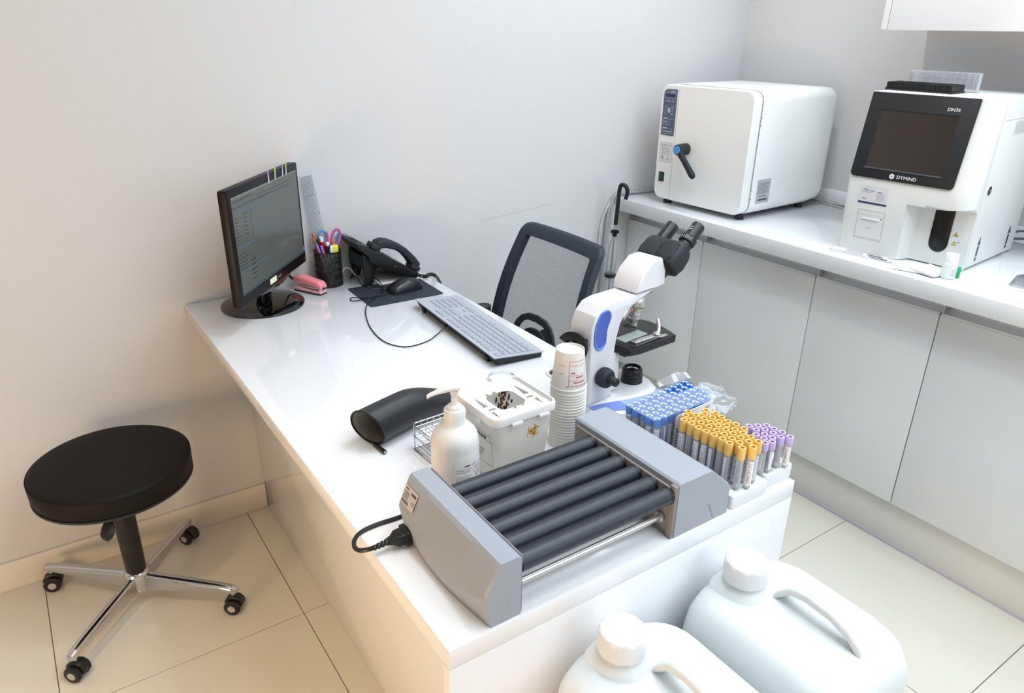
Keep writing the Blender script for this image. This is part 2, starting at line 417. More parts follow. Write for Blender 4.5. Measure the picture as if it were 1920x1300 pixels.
B().loft(housing(False), GREY).done('drive_housing', mx, 24)
B().loft(housing(True), GREY).done('end_housing', mx, 24)
# inner plates carrying the rollers
B().b2((.1162-ox, yf+.002, .002), (.1190-ox, yb-.002, .0985), GREYD, .0005).done('inner_plate', mx)
b = B(); b.b2((.4055-ox, yf+.014, .004), (.4118-ox, yb-.010, .090), GREYD, .0008); b.b2((.404-ox, yf+.0005, .001), (.4118-ox, yf+.013, .097), GREYD, .001); b.done('inner_plate', mx)
for i in range(6):
    y = -1.3225-.0372*i-oy
    rl = B().cyl((.119-ox, y, .0775), (.399-ox, y, .0775), .0140, RUB, seg=28).done('roller', mx)
    B().cyl((.396-ox, y, .0775), (.4053-ox, y, .0775), .0146, BLK, seg=28, bev=.002).done('roller_end_cap', rl)
    B().cyl((.1190-ox, y, .0775), (.1225-ox, y, .0775), .0115, BLKM, seg=20).done('spindle', rl)
b = B(); b.cyl((.119-ox, -1.4975-oy, .031), (.4053-ox, -1.4975-oy, .031), .0052, STEEL, seg=18); b.done('tie_rod', mx)
B().cyl((.3985-ox, -1.4975-oy, .031), (.4053-ox, -1.4975-oy, .031), .0088, STEEL, seg=18, bev=.001).done('rod_ferrule', mx)
b = B(); b.cyl((.119-ox, -1.30-oy, .031), (.4053-ox, -1.30-oy, .031), .0052, STEEL, seg=18); b.done('tie_rod', mx)
# panel seams on the end faces
d = Decal(plane_f((0, yf-.0003, 0), (1, 0, 0), (0, 0, 1)))
d.poly([(.0845-ox, .003), (.0855-ox, .003), (.1045-ox, .048), (.1035-ox, .048)], mat('seam_light', (205, 205, 205), .5))
d.poly([(.502-ox, .003), (.5028-ox, .003), (.487-ox, .036), (.486-ox, .036)], mat('seam_dark', (120, 124, 132), .5))
d.done('panel_seam', mx)
# rating sticker on the sloping side of the drive housing
o_ = Vector((.0612-ox, -1.2705-oy, .0585)); xd = Vector((0.0, -1, 0.0)); yd = Vector((.0180, 0, .0355)).normalized()
def rate(x, y):
    p = o_ + xd*x + yd*y; nrm = xd.cross(yd); return p + nrm*0.0022
d = Decal(rate); st = mat('sticker_silver', (196, 188, 184), .5)
d.rect(0, 0, .040, .030, st); d.f = lambda x, y: rate(x, y)+xd.cross(yd)*.0003
d.text('CE', .029, .009, .006, DARKPR); d.rect(.022, .0215, .015, .0035, DARKPR); d.lines(.003, .010, .018, .013, 4, DARKPR); d.lines(.003, .003, .024, .005, 2, DARKPR, .8); d.rect(.003, .0248, .010, .0018, DARKPR)
d.done('rating_sticker', mx)
# mains plug in its socket and cable
pg = thing('power_cable', 'black power cable with plug in the grey mixer side', 'cable', (.055, -1.303, .768))
b = B(); b.box((-.004, 0, 0), (.010, .030, .024), BLK, .002); b.done('plug_flange', pg)
b = B(); b.loft([[( x, y*s_, z*s_) for y, z in rrect(-.011, -.009, .011, .009, .004)] for x, s_ in ((-.009, 1.15), (-.020, 1.1), (-.028, .62), (-.034, .5))], BLK); b.done('plug_body', pg)
b = B()
for k in range(4): b.cyl((-.034-.0065*k, 0, -.0005*k), (-.0385-.0065*k, 0, -.0005*k), .0056-.0004*k, BLK, seg=12, bev=.001)
b.tube([(-.034, 0, 0), (-.062, .004, -.004), (-.075, .022, -.012), (-.071, .045, -.0145), (-.052, .062, -.0145), (-.020, .066, -.0145), (.020, .064, -.0145), (.10, .070, -.0145)], .0036, BLK, 8, 6)
b.done('cable', pg)

# ================================================================== STACK OF PAPER CUPS
ORD = ['first', 'second', 'third', 'fourth', 'fifth', 'sixth', 'seventh', 'eighth', 'ninth', 'tenth', 'eleventh', 'twelfth', 'thirteenth', 'fourteenth', 'fifteenth', 'sixteenth', 'seventeenth', 'eighteenth', 'nineteenth', 'twentieth']
CX, CY = 0.4535, -1.192
b = B(); b.lathe([(.0262, .075), (.0252, .075), (.0248, .0712), (.0001, .0712)], CUPW, 32, caps=(False, False))
b.lathe([(.0262, .075), (.0335, .0035), (.0345, .003), (.0349, .0018), (.0345, .0004), (.0330, .0002), (.0322, .0022), (.0327, .004), (.0254, .0705)], CUPW, 32, caps=(False, False))
cupme = b.mesh('paper_cup')
N = 21; dz = .0060
for i in range(N):
    top = i == N-1
    lab = 'topmost upside-down paper cup of the stack, printed MEDICAL CUP in red' if top else ('lowest paper cup of the stack, at the bottom behind the mixer' if i == 0 else 'white paper cup rim, %s below the printed top cup of the stack' % ORD[N-2-i])
    zz = DH + dz*i + (0.0035 if top else 0)
    c = bpy.data.objects.new('paper_cup', cupme); col.objects.link(c); c.location = (CX+.0009*math.sin(i*.5), CY+.0006*math.cos(i*.8), zz); tag(c, lab, 'cup', 'paper cups stacked behind the mixer')
    if top:
        def cone(th0):
            def f(x, y):   # x metres along the arc, y height from rim
                r = .0335-(.0335-.0262)*((y-.0035)/.0715)+.0003; a = th0 + x/.030
                return (r*math.cos(a), r*math.sin(a), y)
            return f
        # cup stands upside down: print is inverted
        th = R(-130)
        f0 = cone(th); d = Decal(lambda x, y: f0(-x, .0385-y))
        T = .0007
        d.b = B(); d.f = lambda x, y: f0(.040-x, .072-y)
        for yy in (.012, .020, .039, .049, .059): d.rect(.004, yy, .036, T, REDPR, 8)
        for xx in (.004, .0393): d.rect(xx, .012, T, .0477, REDPR)
        d.lines(.028, .033, .009, .005, 1, REDPR, .6); d.lines(.010, .042, .018, .005, 1, REDPR, .6); d.lines(.008, .052, .024, .005, 1, REDPR, .6)
        d.f = lambda x, y: f0(.040-x, .0045+.0*x+(.0095-y))
        d.text('MEDICAL CUP', .002, .001, .0052, REDPR)
        g0 = cone(R(-166))
        d.f = lambda x, y: g0(x, y)
        for yy in (.050, .034): d.rect(-.004, yy, .014, T, REDPR, 4)
        d.f = lambda x, y: ((.0225-y)*math.cos(x), (.0225-y)*math.sin(x), .0716)
        for k in range(10): d.rect(.3+k*.12, 0, .075, .0022, mat('print_pink', (240, 180, 185), .6))
        d.done('cup_print', c)

# ================================================================== SHARPS CONTAINER
def translucent(name, rgb, k):
    m = mat(name, rgb, .45); nt = m.node_tree; p = nt.nodes['Principled BSDF']; o = nt.nodes['Material Output']
    t = nt.nodes.new('ShaderNodeBsdfTranslucent'); t.inputs[0].default_value = lin(rgb)+(1,); x = nt.nodes.new('ShaderNodeMixShader'); x.inputs[0].default_value = k
    nt.links.new(p.outputs[0], x.inputs[1]); nt.links.new(t.outputs[0], x.inputs[2]); nt.links.new(x.outputs[0], o.inputs[0]); return m
BOXP = translucent('box_plastic', (242, 240, 234), .45); LIDP = translucent('lid_plastic', (240, 238, 234), .25)
sx0, sx1, sy0, sy1 = 0.2400, 0.3785, -1.2590, -1.1270; ZT = .1385
scx, scy = (sx0+sx1)/2, (sy0+sy1)/2
sh = thing('sharps_container', 'white plastic sharps box with orange biohazard symbol behind the mixer', 'container', (scx, scy, DH), R(1.5))
hw, hd = (sx1-sx0)/2, (sy1-sy0)/2
def sq(ins, z, r=.014): return [(x, y, z) for x, y in rrect(-hw+ins, -hd+ins, hw-ins, hd-ins, r)]
b = B(); b.loft([sq(.0155, .0008), sq(.014, .003), sq(.0045, ZT-.012)], BOXP, (True, False)); b.done('box_body', sh, 40)
b = B()   # lid: rim plus recessed plate with openings
b.loft([sq(.004, ZT-.016), sq(.0002, ZT-.015, .016), sq(0, ZT-.003, .016), sq(.0015, ZT, .015), sq(.0045, ZT, .013), sq(.0065, ZT-.007, .011)], WHT, (False, False)); b.done('lid_rim', sh, 40)
# plate with holes via boolean-free grid: polygon with holes using bmesh triangle fill
def holed(outer, holes, z, t, m, name, parent):
    bm = bmesh.new(); edges = []
    for lp in [outer]+holes:
        vs = [bm.verts.new((x, y, z)) for x, y in lp]
        for i in range(len(vs)): edges.append(bm.edges.new((vs[i], vs[(i+1) % len(vs)])))
    bmesh.ops.triangle_fill(bm, use_beauty=True, use_dissolve=False, edges=edges)
    ex = bmesh.ops.extrude_face_region(bm, geom=bm.faces[:])
    for v in [g_ for g_ in ex['geom'] if isinstance(g_, bmesh.types.BMVert)]: v.co.z -= t
    b = B(); b.merge(bm, m); return b.done(name, parent, 30)
outer = rrect(-hw+.0062, -hd+.0062, hw-.0062, hd-.0062, .011)
h1 = rrect(-.030, -.031, .026, .031, [.014, .012, .012, .012])
h1 = [(-.022, -.030), (-.006, -.031), (-.005, -.037), (-.001, -.037), (.0, -.031), (.012, -.031), (.013, -.036), (.016, -.036), (.017, -.030), (.024, -.027), (.029, -.018), (.029, .016), (.024, .027), (.012, .031), (.002, .031), (.000, .038), (-.004, .038), (-.006, .031), (-.014, .031), (-.016, .037), (-.020, .037), (-.021, .029), (-.027, .022), (-.029, .012), (-.029, -.018), (-.027, -.026)]
h1 = h1[::-1]
def wedge(x, y0, y1, w0, w1): return [(x-w0/2, y0), (x+w0/2, y0), (x+w1/2, y1), (x-w1/2, y1)]
holes = [h1, wedge(-.045, -.005, .032, .010, .0015), wedge(.045, -.002, .036, .011, .002), wedge(-.046, -.048, -.026, .0015, .006), wedge(.048, -.046, -.024, .0015, .008),
         wedge(-.040, -.020, -.014, .016, .012), wedge(.043, -.017, -.011, .017, .010)]
holed(outer, holes, ZT-.0062, .0012, LIDP, 'lid_plate', sh)
b = B()
for (x, y, dx, dy) in ((-.022, -hd-.001, .022, .004), (.036, -hd-.001, .022, .004), (-hw-.001, -.020, .004, .014), (-hw-.001, .022, .004, .014)):
    b.box((x, y, ZT-.018), (dx, dy, .006), WHT, .001)
b.done('lid_clip', sh)
# stains on the wall inside the opening
b = B(); random.seed(3)
for k in range(90):
    a = random.gauss(0, 1); x = .036+a*.009; z = random.uniform(.055, .122); r = random.uniform(.0006, .0026)
    zr = r*random.uniform(1, 3.2); y = hd-.0165+(ZT-.012-z)*-.0
    y = (hd-.0165) + (z-.005)/(ZT-.017)*.010 - .0006
    m = mat('stain_rust', (140, 78, 42), .6) if k % 2 else mat('stain_dark', (58, 34, 26), .6)
    b.add([(x+r*math.cos(t*PI/3), y, z+zr*math.sin(t*PI/3)) for t in range(6)], [tuple(range(6))], m)
b.done('stain', sh, 0)
# biohazard symbol on the front
fr = lambda x, y: Vector((x, -hd+.0140-(y-.003)/(ZT-.015)*.0095-.0006, y))
d = Decal(fr); cx0, cz0, S = .018, .091, .0088
for k in range(3):
    a = R(90+120*k+22)
    c1 = (cx0+math.cos(a)*S*.733, cz0+math.sin(a)*S*.733); c2 = (cx0+math.cos(a)*S*1.0, cz0+math.sin(a)*S*1.0)
    n = 20
    A = [(c1[0]+S*math.cos(a+R(t)), c1[1]+S*math.sin(a+R(t))) for t in [16+328*i/n for i in range(n+1)]]
    Bp = [(c2[0]+S*.70*math.cos(a+R(t)), c2[1]+S*.70*math.sin(a+R(t))) for t in [20+320*i/n for i in range(n+1)]]
    for i in range(n): d.poly([A[i], A[i+1], Bp[i+1], Bp[i]], ORNG)
    d.ring(cx0, cz0, S*.66, S*.90, ORNG, math.degrees(a)-30, math.degrees(a)+30, 8)
d.f = lambda x, y: fr(x, y)+Vector((0, -.0003, 0)); d.ring(cx0, cz0, .00001, S*.20, BOXP, n=12)
d.done('biohazard_symbol', sh)
lf = lambda x, y: Vector((-hw+.0140-(y-.003)/(ZT-.015)*.0095-.0006, hd-.020-x, y))
d = Decal(lf); d.frame(.006, .035, .086, .062, .0007, DARKPR); d.rect(.006, .084, .086, .0007, DARKPR); d.lines(.010, .0865, .078, .008, 1, DARKPR, .7); d.lines(.010, .070, .05, .012, 2, GREYPR, .5); d.lines(.010, .045, .06, .02, 3, GREYPR, .5)
d.done('box_label', sh)

# ================================================================== HAND SANITISER PUMP BOTTLE
bo = thing('pump_bottle', 'white pump bottle of hand cleanser beside the sharps box', 'bottle', (.1935, -1.2125, DH))
SB = mat('sanitizer_bottle', (224, 223, 220), .35, sss=.25)
B().lathe([(.036, .0008), (.0405, .004), (.0415, .010), (.0415, .086), (.0412, .088), (.0415, .090), (.0405, .104), (.036, .116), (.028, .125), (.0205, .130), (.0190, .134), (.0190, .137)], SB, 40, caps=(True, True)).done('bottle_body', bo, 40)
B().lathe([(.0183, .137), (.0183, .155), (.0172, .1575), (.0125, .158), (.0125, .1625), (.0112, .164), (.0058, .1655), (.0054, .178)], WHT, 32).done('pump_collar', bo, 40)
b = B(); b.lathe([(.0048, .165), (.0048, .180), (.0062, .183), (.0070, .192)], WHT, 20)
ring = []
for (x, z, hw_, hh) in ((.010, .1965, .0075, .0015), (.006, .1965, .0088, .0038), (-.004, .1965, .0085, .0042), (-.016, .1945, .0066, .0040), (-.030, .1915, .0050, .0034), (-.041, .1880, .0042, .0030), (-.046, .1850, .0036, .0030)):
    ring.append([(x, y, z+zz) for y, zz in rrect(-hw_, -hh, hw_, hh, min(hh, hw_)*.8, 4)])
b.loft(ring, WHT); b.done('pump_head', bo, 50, rot=(0, 0, R(-16)))
th0 = R(-112); cf = lambda x, y: (.0418*math.cos(th0+x/.0415), .0418*math.sin(th0+x/.0415), y)
d = Decal(cf); lb = mat('label_pale', (232, 228, 224), .5); d.rect(-.008, .012, .062, .062, lb, 16); d.f = lambda x, y: (.04195*math.cos(th0+x/.0415), .04195*math.sin(th0+x/.0415), y)
d.lines(-.005, .020, .030, .030, 8, GREYPR, .35); d.rect(.010, .0655, .010, .0028, DARKPR, 3); d.lines(.022, .0655, .010, .0025, 1, GREYPR, .8); d.lines(-.005, .055, .033, .008, 2, GREYPR, .4)
d.text('Pure', .0295, .0645, .0066, mat('print_sky', (150, 190, 230), .5)); d.text('Hand', .0295, .0565, .0066, REDP2); d.text('Clean', .0295, .0480, .0072, BLUEPR); d.rect(.031, .0425, .018, .0025, REDP2, 5); d.rect(.033, .0385, .014, .001, BLUEPR, 4)
d.done('bottle_label', bo)

# ================================================================== WIRE TUBE RACK
wr = thing('wire_rack', 'small chrome wire test tube rack beside the pump bottle', 'rack', (.190, -1.058, DH), R(3))
LX, LY, HZ = .112, -.066, .0545
def loop(z): return [(x, y, z) for x, y in rrect(0, LY, LX, 0, .006, 3)]
b = B()
for z in (HZ, HZ*.56, .0022): b.tube(loop(z), .0014, CHROME, 6, closed=True)
for x, y in ((.002, -.002), (LX-.002, -.002), (.002, LY+.002), (LX-.002, LY+.002)): b.tube([(x, y, .001), (x, y, HZ+.001)], .0014, CHROME, 6)
b.done('rack_frame', wr)
b = B()
for z in (HZ+.001, HZ*.56+.001):
    for k in range(1, 8): x = LX*k/8; b.tube([(x, .002, z), (x, LY-.002, z)], .0009, CHROME, 5)
    for k in range(1, 5): y = LY*k/5; b.tube([(-.001, y, z-.0008), (LX+.001, y, z-.0008)], .0009, CHROME, 5)
for k in range(0, 14): x = LX*(k+.5)/14; b.tube([(x, .001, .0032), (x, LY-.001, .0032)], .0008, CHROME, 5)
b.done('wire_grid', wr)

# ================================================================== BLACK POUCH
po = thing('leather_case', 'rolled black leatherette case lying open-ended on the desk', 'case', (.1235, -1.005, DH), R(15))
rings = []; rin = []
for t in range(13):
    s = t/12; x = s*.232
    fl_ = max(0, (s-.45)/.55)**1.5                     # flattens to the far end
    ry = .0355+.012*fl_; rz = .0400-.027*fl_; sk = .004*math.sin(s*3)
    pts = []; pin = []
    for k in range(28):
        a = 2*PI*k/28; cx_, cz_ = math.cos(a), math.sin(a)
        sq_ = 1.0 if cz_ > 0 else .93
        pts.append((x-.010*cz_*(1-s)-.010*cx_*(1-s), ry*cx_+sk, rz+.001+rz*cz_*sq_)); pin.append((x-.010*cz_*(1-s)-.010*cx_*(1-s)+.0002, (ry-.0035)*cx_+sk, rz+.001+(rz-.0035)*cz_*sq_))
    rings.append(pts); rin.append(pin)
LEA = mat('black_leatherette', (34, 35, 38), .42, bump=.1, bscale=500); INN = mat('case_lining', (128, 125, 122), .6)
b = B(); b.loft(rings, LEA, (False, True)); b.loft([rings[0], rin[0]], LEA, (False, False)); b.loft(rin[:-1], INN, (False, True))
b.done('case_body', po, 60)
b = B(); b.tube([Vector(p)+Vector((-.001, 0, 0)) for p in rings[0]], .0017, BLK, 6, closed=True); b.done('piping', po)
b = B(); b.tube([(.008, -.006, .004), (.004, -.030, .0045), (.002, -.044, .005)], .0042, BLK, 10); b.cyl((.002, -.0441, .005), (.0018, -.0446, .005), .0030, mat('tube_core', (190, 190, 190), .4), seg=10); b.done('closing_tab', po)

# ================================================================== PETRI DISH
b = B(); b.lathe([(.0295, 0), (.031, .001), (.0315, .007), (.0303, .0072), (.0298, .0018), (.0001, .0015)], ACRY, 36, caps=(True, False)); o = b.done('petri_dish', None, 40, loc=(.4985, -.8965, DH+.0004)); tag(o, 'clear round dish lying on the desk behind the sharps box', 'dish')

# ================================================================== KEYBOARD
ky = Vector((.5465, -.374, DH)); kang = math.atan2(-.846+.38, .515-.547)   # long axis away from wall
kb = thing('keyboard', 'slim grey computer keyboard with dark sides at the desk edge', 'keyboard', ky, kang)
KL, KW = .468, .138     # local x: along the keys, local y: towards the user (+x world)
def kz(y): return .027-.0105*(y/KW)
b = B(); b.add([(0, 0, kz(0)), (KL, 0, kz(0)), (KL, KW, kz(KW)), (0, KW, kz(KW)), (0, 0, kz(0)-.002), (KL, 0, kz(0)-.002), (KL, KW, kz(KW)-.002), (0, KW, kz(KW)-.002)], [(0, 1, 2, 3), (4, 7, 6, 5), (0, 4, 5, 1), (1, 5, 6, 2), (2, 6, 7, 3), (3, 7, 4, 0)], mat('keyboard_grey', (176, 180, 190), .4)); b.done('top_plate', kb, 20)
b = B(); b.add([(.003, .003, kz(0)-.0021), (KL-.003, .003, kz(0)-.0021), (KL-.003, KW-.003, kz(KW)-.0021), (.003, KW-.003, kz(KW)-.0021), (.006, .010, .007), (KL-.006, .010, .007), (KL-.006, KW-.003, .0008), (.006, KW-.003, .0008)], [(0, 1, 2, 3), (4, 7, 6, 5), (0, 4, 5, 1), (1, 5, 6, 2), (2, 6, 7, 3), (3, 7, 4, 0)], BLKM); b.done('base_tray', kb, 20)
for x in (.035, KL-.060):
    b = B(); b.b2((x, .004, .0006), (x+.018, .013, .012), BLK, .001); b.done('foot', kb)
KM = mat('key_grey', (168, 173, 184), .5); keys = {}
def key(x, y, w_, h_=.0168):
    k = (round(w_, 4), round(h_, 4))
    if k not in keys:
        q = B(); q.loft([[(px, py, 0) for px, py in rrect(.0004, .0004, w_-.0012, h_-.0012, .001, 1)], [(px, py, .0020) for px, py in rrect(.0012, .0012, w_-.0020, h_-.0020, .001, 1)]], KM); keys[k] = q.mesh('key', 20)
    o = bpy.data.objects.new('key', keys[k]); col.objects.link(o); o.parent = kb; o.location = (x, y, kz(y)+.0001); o.rotation_euler = (-math.atan(.0105/KW), 0, 0)
# local +x runs away from the back wall; the user's left is at the far wall... keys listed from the user's left
u = .0190; x0 = .010
rows = [(.012, [1, .5, 1, 1, 1, 1, .3, 1, 1, 1, 1, .3, 1, 1, 1, 1, .25, 1, 1, 1]), (.033, None), (.051, None), (.069, None), (.087, None), (.105, None)]
def flipx(x, w_): return KL-x-w_      # user sits at +x world facing -x; left hand side is towards -y world
def K(xu, y, wu): key(flipx(x0+xu*u, wu*u), y, wu*u)
xx = 0
for k in range(13):
    gap = {0: 0, 1: .6, 5: 1.0, 9: 1.5}; 
    xs_ = k + (0 if k == 0 else .75 if k < 5 else 1.1 if k < 9 else 1.45)
    K(xs_*1.0, .012, .95)
for k in range(3): K(15.35+k, .012, 1)
for k in range(13): K(k, .033, 1)
K(13, .033, 2)
K(0, .0505, 1.5)
for k in range(12): K(1.5+k, .0505, 1)
K(13.5, .0505, 1.5); K(0, .068, 1.75)
for k in range(11): K(1.75+k, .068, 1)
K(12.75, .068, 2.25); K(0, .0855, 2.25)
for k in range(10): K(2.25+k, .0855, 1)
K(12.25, .0855, 2.75)
for xq, wq in ((0, 1.25), (1.25, 1.25), (2.5, 1.25), (3.75, 6.25), (10, 1.25), (11.25, 1.25), (12.5, 1.25), (13.75, 1.25)): K(xq, .103, wq)
for k in range(3):
    K(15.35+k, .033, 1); K(15.35+k, .0505, 1); K(15.35+k, .103, 1)
K(16.35, .0855, 1)
for k in range(4): K(18.7+k, .033, 1) if (18.7+k+1)*u+x0 < KL-.004 else None
for r_ in range(3):
    for k in range(4):
        K(18.7+k, .0505+.0175*r_, 1)
K(18.7, .103, 2); K(20.7, .103, 1); K(21.7, .103, 1)
b = B(); b.cyl((.20, .004, kz(0)-.004), (.20, -.006, .018), .0035, BLK, seg=8); b.done('cable_exit', kb)

# cables of mouse and keyboard
c = B(); zc = DH+.0022
c.tube([(.5395, -.5740, DH+.017), (.500, -.592, DH+.006), (.4557, -.6138, zc), (.3945, -.6154, zc), (.3641, -.5558, zc), (.3729, -.4544, zc), (.4025, -.3564, zc), (.430, -.300, zc+.003), (.455, -.270, zc+.004), (.470, -.268, zc+.006), (.462, -.250, zc+.005)], .0016, BLK, 6, 6)
o = c.done('keyboard_cable'); tag(o, 'thin black cable curving across the desk from keyboard to mouse mat', 'cable')
c = B()
c.tube([(.533, -.232, DH+.008), (.500, -.243, DH+.006), (.455, -.235, DH+.005), (.425, -.205, DH+.0025), (.415, -.232, DH+.0022), (.452, -.252, DH+.008), (.497, -.243, DH+.012), (.530, -.200, DH+.008), (.535, -.150, DH+.022), (.520, -.110, DH+.026), (.500, -.125, DH+.012), (.505, -.155, DH+.010), (.530, -.185, DH+.010), (.515, -.205, DH+.014), (.485, -.190, DH+.016), (.478, -.150, DH+.022), (.482, -.115, DH+.040), (.485, -.085, DH+.055)], .0015, BLK, 6, 6)
o = c.done('mouse_cable'); tag(o, 'looped black mouse cable tangled on the mouse mat', 'cable')

# ================================================================== MOUSE MAT AND MOUSE
b = B(); b.prism(rrect(-.1175, -.094, .1175, .094, .008), 0, .0016, mat('mat_navy', (42, 48, 58), .75, bump=.1, bscale=900), 'z', .0004)
o = b.done('mouse_mat', None, 30, loc=(.5605, -.2165, DH+.0003), rot=(0, 0, R(-1.5))); tag(o, 'thin dark navy mouse mat in front of the telephone', 'mat')
mo = thing('computer_mouse', 'black glossy computer mouse on the navy mat', 'mouse', (.5905, -.2225, DH+.0021), R(186))
# local x+ is the cable end
rings = []
for (x, hw_, h_) in ((-.054, .012, .010), (-.050, .022, .019), (-.040, .028, .029), (-.022, .0305, .036), (0, .0300, .0375), (.022, .0285, .033), (.040, .0275, .025), (.050, .0255, .018), (.055, .020, .011)):
    rings.append([(x, hw_*math.copysign(abs(math.cos(a))**.75, math.cos(a)), (h_*math.sin(a)**.8 if a < PI else 0)+.0005) for a in [PI*k/12 for k in range(13)]])
MS = mat('mouse_shell', (26, 28, 30), .28)
b = B(); b.loft(rings, MS, (True, True)); b.done('mouse_body', mo, 50)
b = B(); b.cyl((.032, -.0035, .0285), (.032, .0035, .0285), .0060, BLKM, seg=16); b.done('scroll_wheel', mo)
# ================================================================== MONITOR
ma = math.atan2(.325, .285)     # direction of the panel's long side
mt = thing('monitor', 'black computer monitor on a round glossy base at the back wall', 'monitor', (.190, -.120, DH))
B().lathe([(.112, .0006), (.1155, .003), (.1150, .006), (.105, .011), (.06, .014), (.0001, .015)], BLKG, 56, caps=(True, False)).done('stand_base', mt, 40)
Ml = Vector((.0735, -.3600, 0)) - Vector((.190, -.120, 0)); Mr = Vector((.3540, -.0400, 0)) - Vector((.190, -.120, 0))
uu = (Mr-Ml).normalized(); nn = Vector((uu.y, -uu.x, 0)); MW = (Mr-Ml).length; MHt = .2955; ZB = .0835
FM = Matrix(((uu.x, nn.x*-1, 0, Ml.x), (uu.y, nn.y*-1, 0, Ml.y), (0, 0, 1, ZB), (0, 0, 0, 1)))  # local x along width, y away from viewer, z up
pn = B(); pn.prism(rrect(0, 0, MW, MHt, .007), 0, .022, mat('monitor_black', (14, 12, 13), .42, spec=.25), 'y', .0015, FM)
pn.prism(rrect(.04, .04, MW-.04, MHt-.03, .02), .022, .040, BLK, 'y', .006, FM)
pn.prism([(MW*.18, .006), (MW*.30, -.004), (MW*.42, -.011), (MW*.58, -.011), (MW*.70, -.004), (MW*.82, .006), (MW*.82, .012), (MW*.18, .012)], .0006, .020, BLKG, 'y', .0008, FM)
pan = pn.done('panel_housing', mt)
b = B(); b.prism(rrect(.0175, .030, MW-.0125, MHt-.0195, .001), -.0006, .0003, mat('screen_lit', (88, 92, 86), .18, spec=.5), 'y', 0, FM)
scr = b.done('screen', mt, 20)
sf = lambda x, y: (FM @ Vector((x, -.0010, y)))
d = Decal(sf); um = mat('screen_blue_grey', (88, 100, 110), .25); ud = mat('screen_text', (62, 66, 66), .3); ul = mat('screen_pale', (120, 126, 122), .25)
d.rect(.018, .236, MW-.031, .0045, um); d.rect(.018, .2715, MW-.031, .0035, ul); d.lines(.022, .262, .11, .008, 1, ud, .35); d.lines(.022, .247, .22, .008, 1, ud, .3)
d.rect(.110, .150, .0012, .086, um); d.rect(.019, .148, .09, .005, um); d.rect(.019, .086, .16, .0045, um); d.rect(.135, .158, MW-.15, .004, um)
d.rect(.113, .224, .008, .006, mat('screen_violet', (78, 74, 120), .3))
d.lines(.150, .246, .24, .018, 2, ud, .22); d.lines(.022, .160, .02, .07, 8, ud, .22); d.lines(.07, .175, .02, .06, 6, ud, .22); d.lines(.022, .095, .05, .045, 5, ud, .22); d.lines(.08, .055, .03, .06, 5, ud, .25)
d.rect(.0178, .0305, MW-.031, .0065, mat('screen_taskbar', (64, 78, 84), .25)); d.lines(.022, .0315, .05, .005, 1, ul, .7)
d.done('screen_display', scr)
d = Decal(lambda x, y: FM @ Vector((x, -.0004, y))); d.text('PHILIPS', MW*.52, .0125, .0058, mat('print_silver', (170, 170, 172), .4)); d.ring(MW-.012, .012, .0022, .0030, mat('print_silver', (170, 170, 172), .4), 60, 330, 12)
d.done('lettering', mt)
B().prism(rrect(MW*.405, .0085, MW*.50, .0235, .0005), -.0006, 0, mat('note_cream', (226, 230, 200), .7), 'y', 0, FM).done('note_label', mt)
B().prism(rrect(MW-.016, .034, MW-.0055, .049, .0005), -.0005, 0, mat('energy_blue', (90, 150, 190), .4), 'y', 0, FM).done('energy_sticker', mt)
# neck between base and housing
nc = FM @ Vector((MW/2, .038, 0))
b = B(); b.loft([[(nc.x*.25+x*uu.x-y*nn.x, nc.y*.25+x*uu.y-y*nn.y, .012) for x, y in rrect(-.035, -.012, .035, .012, .01)], [(nc.x*.8+x*uu.x-y*nn.x, nc.y*.8+x*uu.y-y*nn.y, .07) for x, y in rrect(-.028, -.010, .028, .010, .009)], [(nc.x+x*uu.x-y*nn.x, nc.y+x*uu.y-y*nn.y, .130) for x, y in rrect(-.028, -.006, .028, .006, .005)]], BLKG); b.done('stand_neck', mt, 40)
# index tabs on the top edge
WP = Vector((.190, -.120, DH))
tabs = [(.545, 'pink', (206, 120, 200), 0, .0315, 'leftmost of the four sticky index tabs on the monitor top'), (.645, 'lime', (170, 214, 60), .18, .027, 'lime index tab second from left on the monitor top'), (.760, 'violet', (160, 130, 206), .20, .027, 'violet index tab second from right on the monitor top'), (.815, 'lime', (170, 214, 60), .14, .027, 'lime index tab farthest right on the monitor top')]
for fx, nm, c3, tilt, ln, lab in tabs:
    b = B(); TMx = Matrix.Translation(WP) @ FM @ Matrix.Translation((MW*fx, -.0018, MHt-.0065)) @ Matrix.Rotation(tilt, 4, 'Y')
    b.b2((-.0035, 0, -ln*.55), (.0035, .0003, .002), film('tab_clear', .35, (235, 235, 238), .4) if 'tab_clear' not in MC else MC['tab_clear'], M=TMx); b.b2((-.0035, 0, .002), (.0035, .0003, .016), mat('tab_'+nm, c3, .5), M=TMx)
    o = b.done('index_tab'); tag(o, nm + ' and clear sticky tab, ' + lab, 'sticky tab', 'index tabs on the monitor top edge')
b = B(); b.tube([(.285, -.040, DH+.10), (.300, -.022, DH+.05), (.315, -.018, DH+.028), (.345, -.016, DH+.020), (.375, -.012, DH+.012)], .0042, BLK, 8, 6); o = b.done('monitor_cable'); tag(o, 'thick black cable coming out behind the monitor', 'cable')

